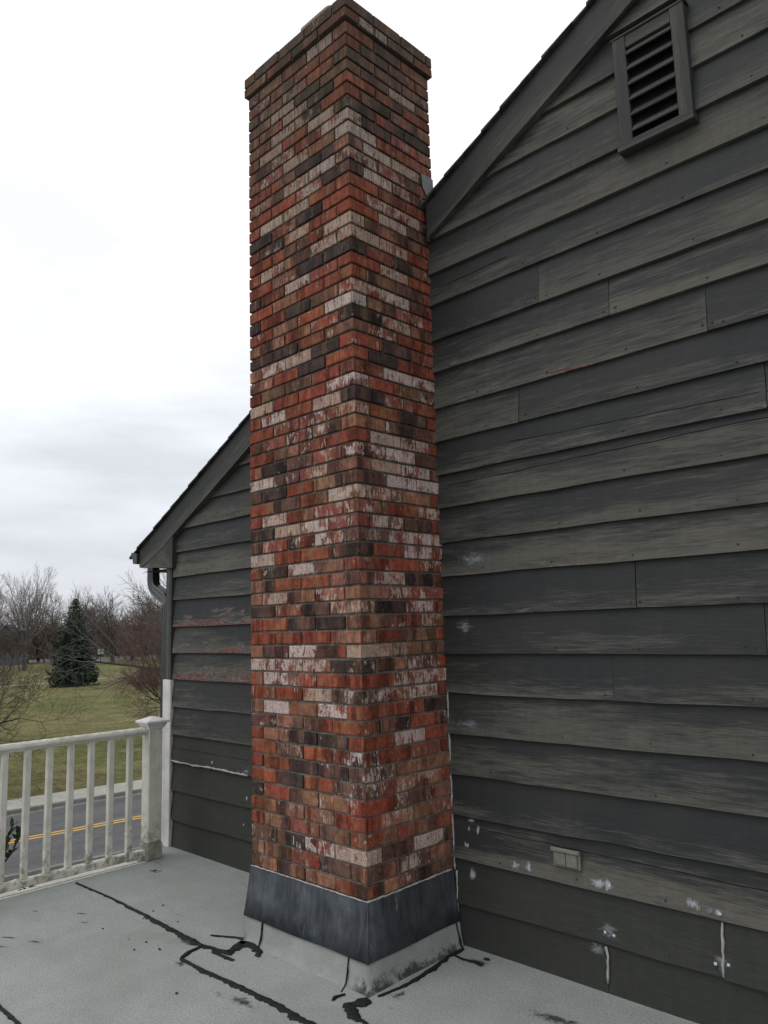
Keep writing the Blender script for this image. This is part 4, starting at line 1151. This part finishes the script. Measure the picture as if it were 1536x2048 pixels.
# a tall vase-shaped elm, an oak-like round crown, a low spreading crown
vase = bare_tree('bare_tree', grow(21, 18, 4.0, .40, 6, (.50, .40, .45, .5, .55), .03, 4, (7, 5, 4, 3), (1.75, .62, .55, .55), .09, .017), M['bark'], M['twig_pale'], (0, 0, GZ), 'tall bare tree with a fan of pale twigs, left of the dark spruce')
oak = bare_tree('bare_tree', grow(36, 15, 3.2, .42, 8, (1.0, .75, .75, .7, .7), .012, 4, (8, 6, 5, 4), (1.55, .66, .6, .6), .16, .022), M['bark_dark'], M['twig_brown'], (0, 0, GZ), 'round-crowned bare tree just right of the dark spruce')
low = bare_tree('bare_tree', grow(55, 9, 1.6, .20, 7, (.75, .6, .6, .6, .6), .05, 4, (7, 5, 5, 4), (1.2, .65, .6, .6), .16, .022), M['bark'], M['twig_red'], (0, 0, GZ), 'low reddish bare tree on the lawn')
used = set()
def put(proto, *a, **k):
    t_ = proto if proto.name not in used and id(proto) not in used else copy_tree(proto)
    used.add(id(proto)); used.add(proto.name); return place(t_, *a, **k)
put(vase, -69.2, 140, .4, 1.0, 'tall bare tree with a wide fan of pale twigs, left of the dark spruce')
put(vase, -71.5, 150, 2.1, .93, 'bare tree cut off by the left edge, beside the tall fan-shaped tree')
put(oak, -63.65, 157, 1.0, 1.0, 'bare tree with a round brown crown and dark trunk, right of the dark spruce')
put(oak, -65.45, 165, 3.2, 1.02, 'bare round tree whose crown rises directly over the tip of the dark spruce')
put(oak, -62.4, 168, 5.0, 1.03, 'bare round tree second from the roof corner in the park row')
put(low, -61.9, 84, .6, .98, 'low reddish bare tree on the lawn behind the thin footpath')
rr = random.Random(8)
k_ = 0
rows_ = [(-80, -72.3, 8, 150, 200), (-71.8, -58.5, 17, 172, 215)]
for a0, a1, n, d0, d1 in rows_:
    for k in range(n):
        az = a0 + (a1 - a0) * (k + rr.uniform(.2, .8)) / n; d = rr.uniform(d0, d1)
        put(rr.choice([oak, vase, low, oak]), az, d, rr.uniform(0, 6.2), rr.uniform(.82, 1.1) * (1.15 if False else 1), 'bare tree among the massed trees at the far side of the park', 'massed bare trees on the far side of the park', rr.choice([M['twig_brown'], M['twig_red'], M['twig']]))
# lower brush that fills in beneath them
for k in range(16):
    az = -73 + 15 * (k + rr.uniform(.2, .8)) / 16
    put(low, az, rr.uniform(165, 205), rr.uniform(0, 6.2), rr.uniform(.75, 1.05), 'low brushy bare tree beneath the massed trees', 'brushy low trees beneath the far trees', rr.choice([M['twig_brown'], M['twig_red'], M['twig_red']]))
for k in range(5):
    put(low, -71.6 + 2.3 * (k + rr.uniform(.2, .8)) / 5, rr.uniform(135, 158), rr.uniform(0, 6.2), rr.uniform(.7, .95), 'brushy bare tree in front of the far blue-grey house', 'brushy bare trees in front of the far house', M['twig_brown'])
# the far wood, one mass
wl = grow(71, 13, 3.2, .3, 6, (.8, .7, .7, .7), .05, 3, (7, 6, 5), (.95, .66, .6), .16, .05)
q_ = MB()
for k in range(46):
    az = -100 + 52 * (k + rr.random()) / 46; x, y = at(az, rr.uniform(235, 300)); s_ = rr.uniform(.75, 1.2); R_ = Matrix.Rotation(rr.uniform(0, 6.2), 3, 'Z')
    for lv, ps, rs_ in wl: q_.tube([R_ @ p * s_ + Vector((x, y, GZ)) for p in ps], [r * s_ for r in rs_], 4 if lv < 2 else 3, cap=False)
tag(q_.build('distant_woods', M['twig_brown'], None, (0, 0, 0)), kind='stuff')

q_ = MB(); rr = random.Random(14)
for k in range(5200):
    az = rr.uniform(-84, -55); x, y = at(az, rr.uniform(206, 232)); h_ = rr.uniform(2.5, 7.0) * (1 + .25 * math.sin(az * 5)); p = Vector((x, y, GZ)); d = Vector((rr.gauss(0, .22), rr.gauss(0, .22), 1))
    q_.tube([p, p + d * h_ * .5, p + (d + Vector((rr.gauss(0, .25), rr.gauss(0, .25), 0))) * h_], [.06, .04, .015], 3, cap=False)
tag(q_.build('undergrowth', M['twig_brown'], None, (0, 0, 0)), kind='stuff')

# nearer trees whose branches reach into view
ltree = bare_tree('ornamental_tree', grow(93, 7.4, 1.5, .17, 8, (1.15, .75, .7, .7, .7), .008, 4, (9, 7, 6, 5), (2.2, .68, .62, .62), .14, .0075), M['bark_dark'], M['twig_brown'], (0, 0, 0), 'small spreading bare tree reaching in low over the lawn at the left edge', 'tree')
x, y = at(-73.9, 31); ltree.location = (x, y, GZ); ltree.rotation_euler = (0, 0, 1.3)
rtree = bare_tree('shrubby_tree', grow(17, 7.0, 1.1, .16, 8, (.85, .6, .6, .6, .6), .035, 4, (11, 8, 6, 6), (2.3, .66, .62, .62), .13, .0085), M['bark_dark'], M['twig_red'], (0, 0, 0), 'reddish many-stemmed bare tree spreading out from behind the house corner', 'tree')
x, y = at(-58.6, 40); rtree.location = (x, y, GZ); rtree.rotation_euler = (0, 0, .5)
btree = bare_tree('bare_tree', grow(29, 11.6, 3.4, .28, 7, (1.05, .75, .7, .7, .7), .02, 4, (8, 6, 6, 5), (1.4, .66, .6, .6), .16, .011), M['bark_dark'], M['twig'], (0, 0, 0), 'bare tree with long limbs reaching out under the gutter, behind the house', 'tree')
x, y = at(-58.3, 46); btree.location = (x, y, GZ); btree.rotation_euler = (0, 0, 2.2)

# ------------------------------------------------------------------ conifers
def conifer(name, seed, h, rw, mat, label, loc, n_whorl=34, per=13, size=.34, group=None):
    rr_ = random.Random(seed); t_ = empty(name, loc, label, 'tree', group)
    a = MB(); a.tube([Vector((0, 0, 0)), Vector((.02, .03, h * .5)), Vector((0, 0, h * .97))], [h * .022, h * .014, .02], 7); o = a.build('trunk', M['bark_dark'], None, (0, 0, 0)); o.parent = t_
    b_ = MB()
    for w in range(n_whorl):
        f_ = w / (n_whorl - 1); z = h * (.02 + .96 * f_); R_ = rw * ((1 - f_) ** .78) * (.92 if f_ > .06 else .8) + .10
        kk = max(4, int(per * (1 - f_ * .6)))
        for k in range(kk):
            az = 2 * math.pi * (k + rr_.random()) / kk; L_ = R_ * rr_.uniform(.62, 1.14); el = rr_.uniform(-.20, .16) + f_ * .55
            d = Vector((math.cos(az) * math.cos(el), math.sin(az) * math.cos(el), math.sin(el))); side = d.cross(Vector((0, 0, 1))).normalized()
            m_ = max(3, int(L_ / .17))
            for i in range(m_):
                t = (i + 1) / m_
                if t < .22: continue
                p = Vector((0, 0, z)) + d * L_ * t + Vector((0, 0, -.10 * L_ * t * t + .14 * L_ * t ** 5))
                for e in range(4):
                    sd = (side * rr_.uniform(-1, 1) + d * rr_.uniform(.1, .9) + Vector((0, 0, rr_.uniform(-.75, .45)))).normalized(); l_ = size * rr_.uniform(.55, 1.2) * (.5 + .5 * (1 - f_))
                    wv = sd.cross(Vector((rr_.uniform(-1, 1), rr_.uniform(-1, 1), rr_.uniform(-1, 1)))).normalized() * l_ * .20
                    b_.poly([p - wv * .6, p + sd * l_ * .5 - wv, p + sd * l_, p + sd * l_ * .5 + wv])
    o = b_.build('crown', mat, None, (0, 0, 0)); o.parent = t_; return t_
x, y = at(-66.15, 90.5); conifer('spruce', 4, 9.3, 2.75, M['spruce'], 'dark green spruce standing on the lawn beside the footpath', (x, y, GZ), 44, 17, .50)
x, y = at(-71.4, 150); conifer('evergreen', 6, 10.5, 2.6, M['evergreen'], 'dim dark evergreen at the left edge in front of the bare trees', (x, y, GZ), 24, 9, .55)
x, y = at(-71.9, 140); conifer('evergreen', 7, 8.8, 2.4, M['evergreen'], 'smaller dim evergreen at the very left edge, farthest from the spruce', (x, y, GZ), 22, 9, .55)

# ------------------------------------------------------------------ far house, sign
x, y = at(-70.15, 178)
fh = empty('far_house', (x, y, GZ), 'blue-grey house with a steep gable, far off among the trees at left', 'house')
def local(m_, name, mat, par): o = m_.build(name, mat, None, (0, 0, 0)); o.parent = par; return o
q_ = MB(); w_, l_, e_ = 3.2, 5.0, 4.3; P = [(-w_, 0), (w_, 0), (w_, e_), (0, e_ + 3.5), (-w_, e_)]
fr0 = [(x_, -l_, z_) for x_, z_ in P]; bk0 = [(x_, l_, z_) for x_, z_ in P]; q_.poly(fr0); q_.poly(bk0[::-1])
for k in (0, 1, 4): q = (k + 1) % 5; q_.poly([fr0[q], fr0[k], bk0[k], bk0[q]])
local(q_, 'wall', M['far_wall'], fh)
q_ = MB()
for s_ in (-1, 1):
    A_ = [(s_ * (w_ + .4), e_ - .38), (0, e_ + 3.52), (0, e_ + 3.72), (s_ * (w_ + .4), e_ - .18)]; f0 = [(a, -l_ - .4, z_) for a, z_ in A_]; b0 = [(a, l_ + .4, z_) for a, z_ in A_]
    q_.poly(f0); q_.poly(b0[::-1])
    for k in range(4): q_.poly([f0[k], b0[k], b0[(k + 1) % 4], f0[(k + 1) % 4]])
local(q_, 'roof', M['far_roof'], fh)
for wx, wz in ((-1.6, 1.2), (1.4, 1.2), (0, 4.6)):
    q_ = MB(); q_.box(wx - .55, wx + .55, -l_ - .06, -l_ - .002, wz, wz + 1.5); wv = local(q_, 'window', M['window'], fh)
    q_ = MB(); q_.box(wx - .42, wx + .42, -l_ - .08, -l_ - .062, wz + .12, wz + 1.38); local(q_, 'pane', M['glass'], wv)
fh.rotation_euler = (0, 0, rad(62))
x, y = at(-64.45, 170); sg = empty('park_sign', (x, y, GZ), 'small pale green sign on a post under the trees right of the spruce', 'sign')
q_ = MB(); q_.box(-.06, .06, -.06, .06, 0, 2.2); local(q_, 'post', M['bark_dark'], sg)
q_ = MB(); q_.box(-.6, .6, -.05, .05, 1.5, 2.5, ch=.02); local(q_, 'panel', M['sign'], sg); sg.rotation_euler = (0, 0, rad(65))

# ------------------------------------------------------------------ glossy-leaved shrub below the railing
sh = empty('leafy_shrub', (-2.05, -1.06, GZ), 'dark glossy-leaved shrub poking up behind the white railing', 'shrub')
st = MB(); lf = MB(); rr = random.Random(2)
def leaf(p, d, l_, w_):
    n = d.cross(Vector((rr.uniform(-.5, .5), rr.uniform(-.5, .5), 1))).normalized(); u_ = n.cross(d).normalized()
    L0 = [(0, 0, 0), (.25, .75, .06), (.55, 1, .10), (.82, .6, .06), (1, 0, -.02)]
    c = [p + d * l_ * t + u_ * l_ * (h - .06) for t, w0, h in L0]; a = [p + d * l_ * t + n * w_ * w0 + u_ * l_ * h for t, w0, h in L0]; b_ = [p + d * l_ * t - n * w_ * w0 + u_ * l_ * h for t, w0, h in L0]
    b0 = len(lf.v); lf.v += [tuple(v_) for v_ in a + c + b_]
    for i in range(4):
        for q_ in ([i, i + 1, 6 + i, 5 + i], [5 + i, 6 + i, 11 + i, 10 + i]): lf.f.append([j + b0 for j in q_]); lf.uv.append(None); lf.c.append(None); lf.smooth.append(True)
stems = [((-2.03, -1.20, -.42), (-1.98, -1.12, -.20), (-1.96, -1.075, -.02)), ((-1.98, -1.12, -.25), (-1.96, -1.06, -.17), (-1.97, -1.02, -.08)), ((-2.05, -1.25, -.6), (-1.93, -1.19, -.42), (-1.90, -1.13, -.36)), ((-1.95, -1.15, -.55), (-1.90, -1.05, -.44), (-1.88, -.98, -.40)), ((-2.0, -1.3, -.6), (-1.95, -1.32, -.35), (-1.93, -1.33, -.22))]
for s_ in stems:
    P = [Vector(v_) for v_ in s_]; st.tube(P, [.007, .005, .003], 5)
    for t in [i / 7 for i in range(2, 8)]:
        p = P[0].lerp(P[1], t * 2) if t < .5 else P[1].lerp(P[2], t * 2 - 1)
        for e in range(2):
            d = (P[2] - P[1]).normalized() * .7 + Vector((rr.uniform(-1, 1), rr.uniform(-1, 1), rr.uniform(-.3, .7))); leaf(p, d.normalized(), rr.uniform(.05, .075), rr.uniform(.013, .018))
for k in range(9):
    a = rr.uniform(0, 6.2); tip = Vector((-2.25 + .35 * math.cos(a), -1.3 + .6 * math.sin(a), rr.uniform(-1.6, -.7))); P = [Vector((-2.05 + rr.uniform(-.1, .1), -1.06 + rr.uniform(-.1, .1), GZ)), Vector((-2.15, -1.2, -2.6)).lerp(tip, .3), tip]
    st.tube(P, [.02, .012, .004], 5)
    for e in range(40):
        p = P[1].lerp(P[2], rr.random() ** .6) + Vector((rr.gauss(0, .05), rr.gauss(0, .05), 0)); leaf(p, Vector((rr.uniform(-1, 1), rr.uniform(-1, 1), rr.uniform(-.2, .9))).normalized(), rr.uniform(.05, .08), .016)
st.tube([Vector((-2.05, -1.06, GZ)), Vector((-2.12, -1.2, -2)), Vector((-2.04, -1.22, -.5))], [.022, .016, .008], 6)
st.build('stem', M['bark_dark'], sh); lf.build('foliage', M['leaf'], sh)
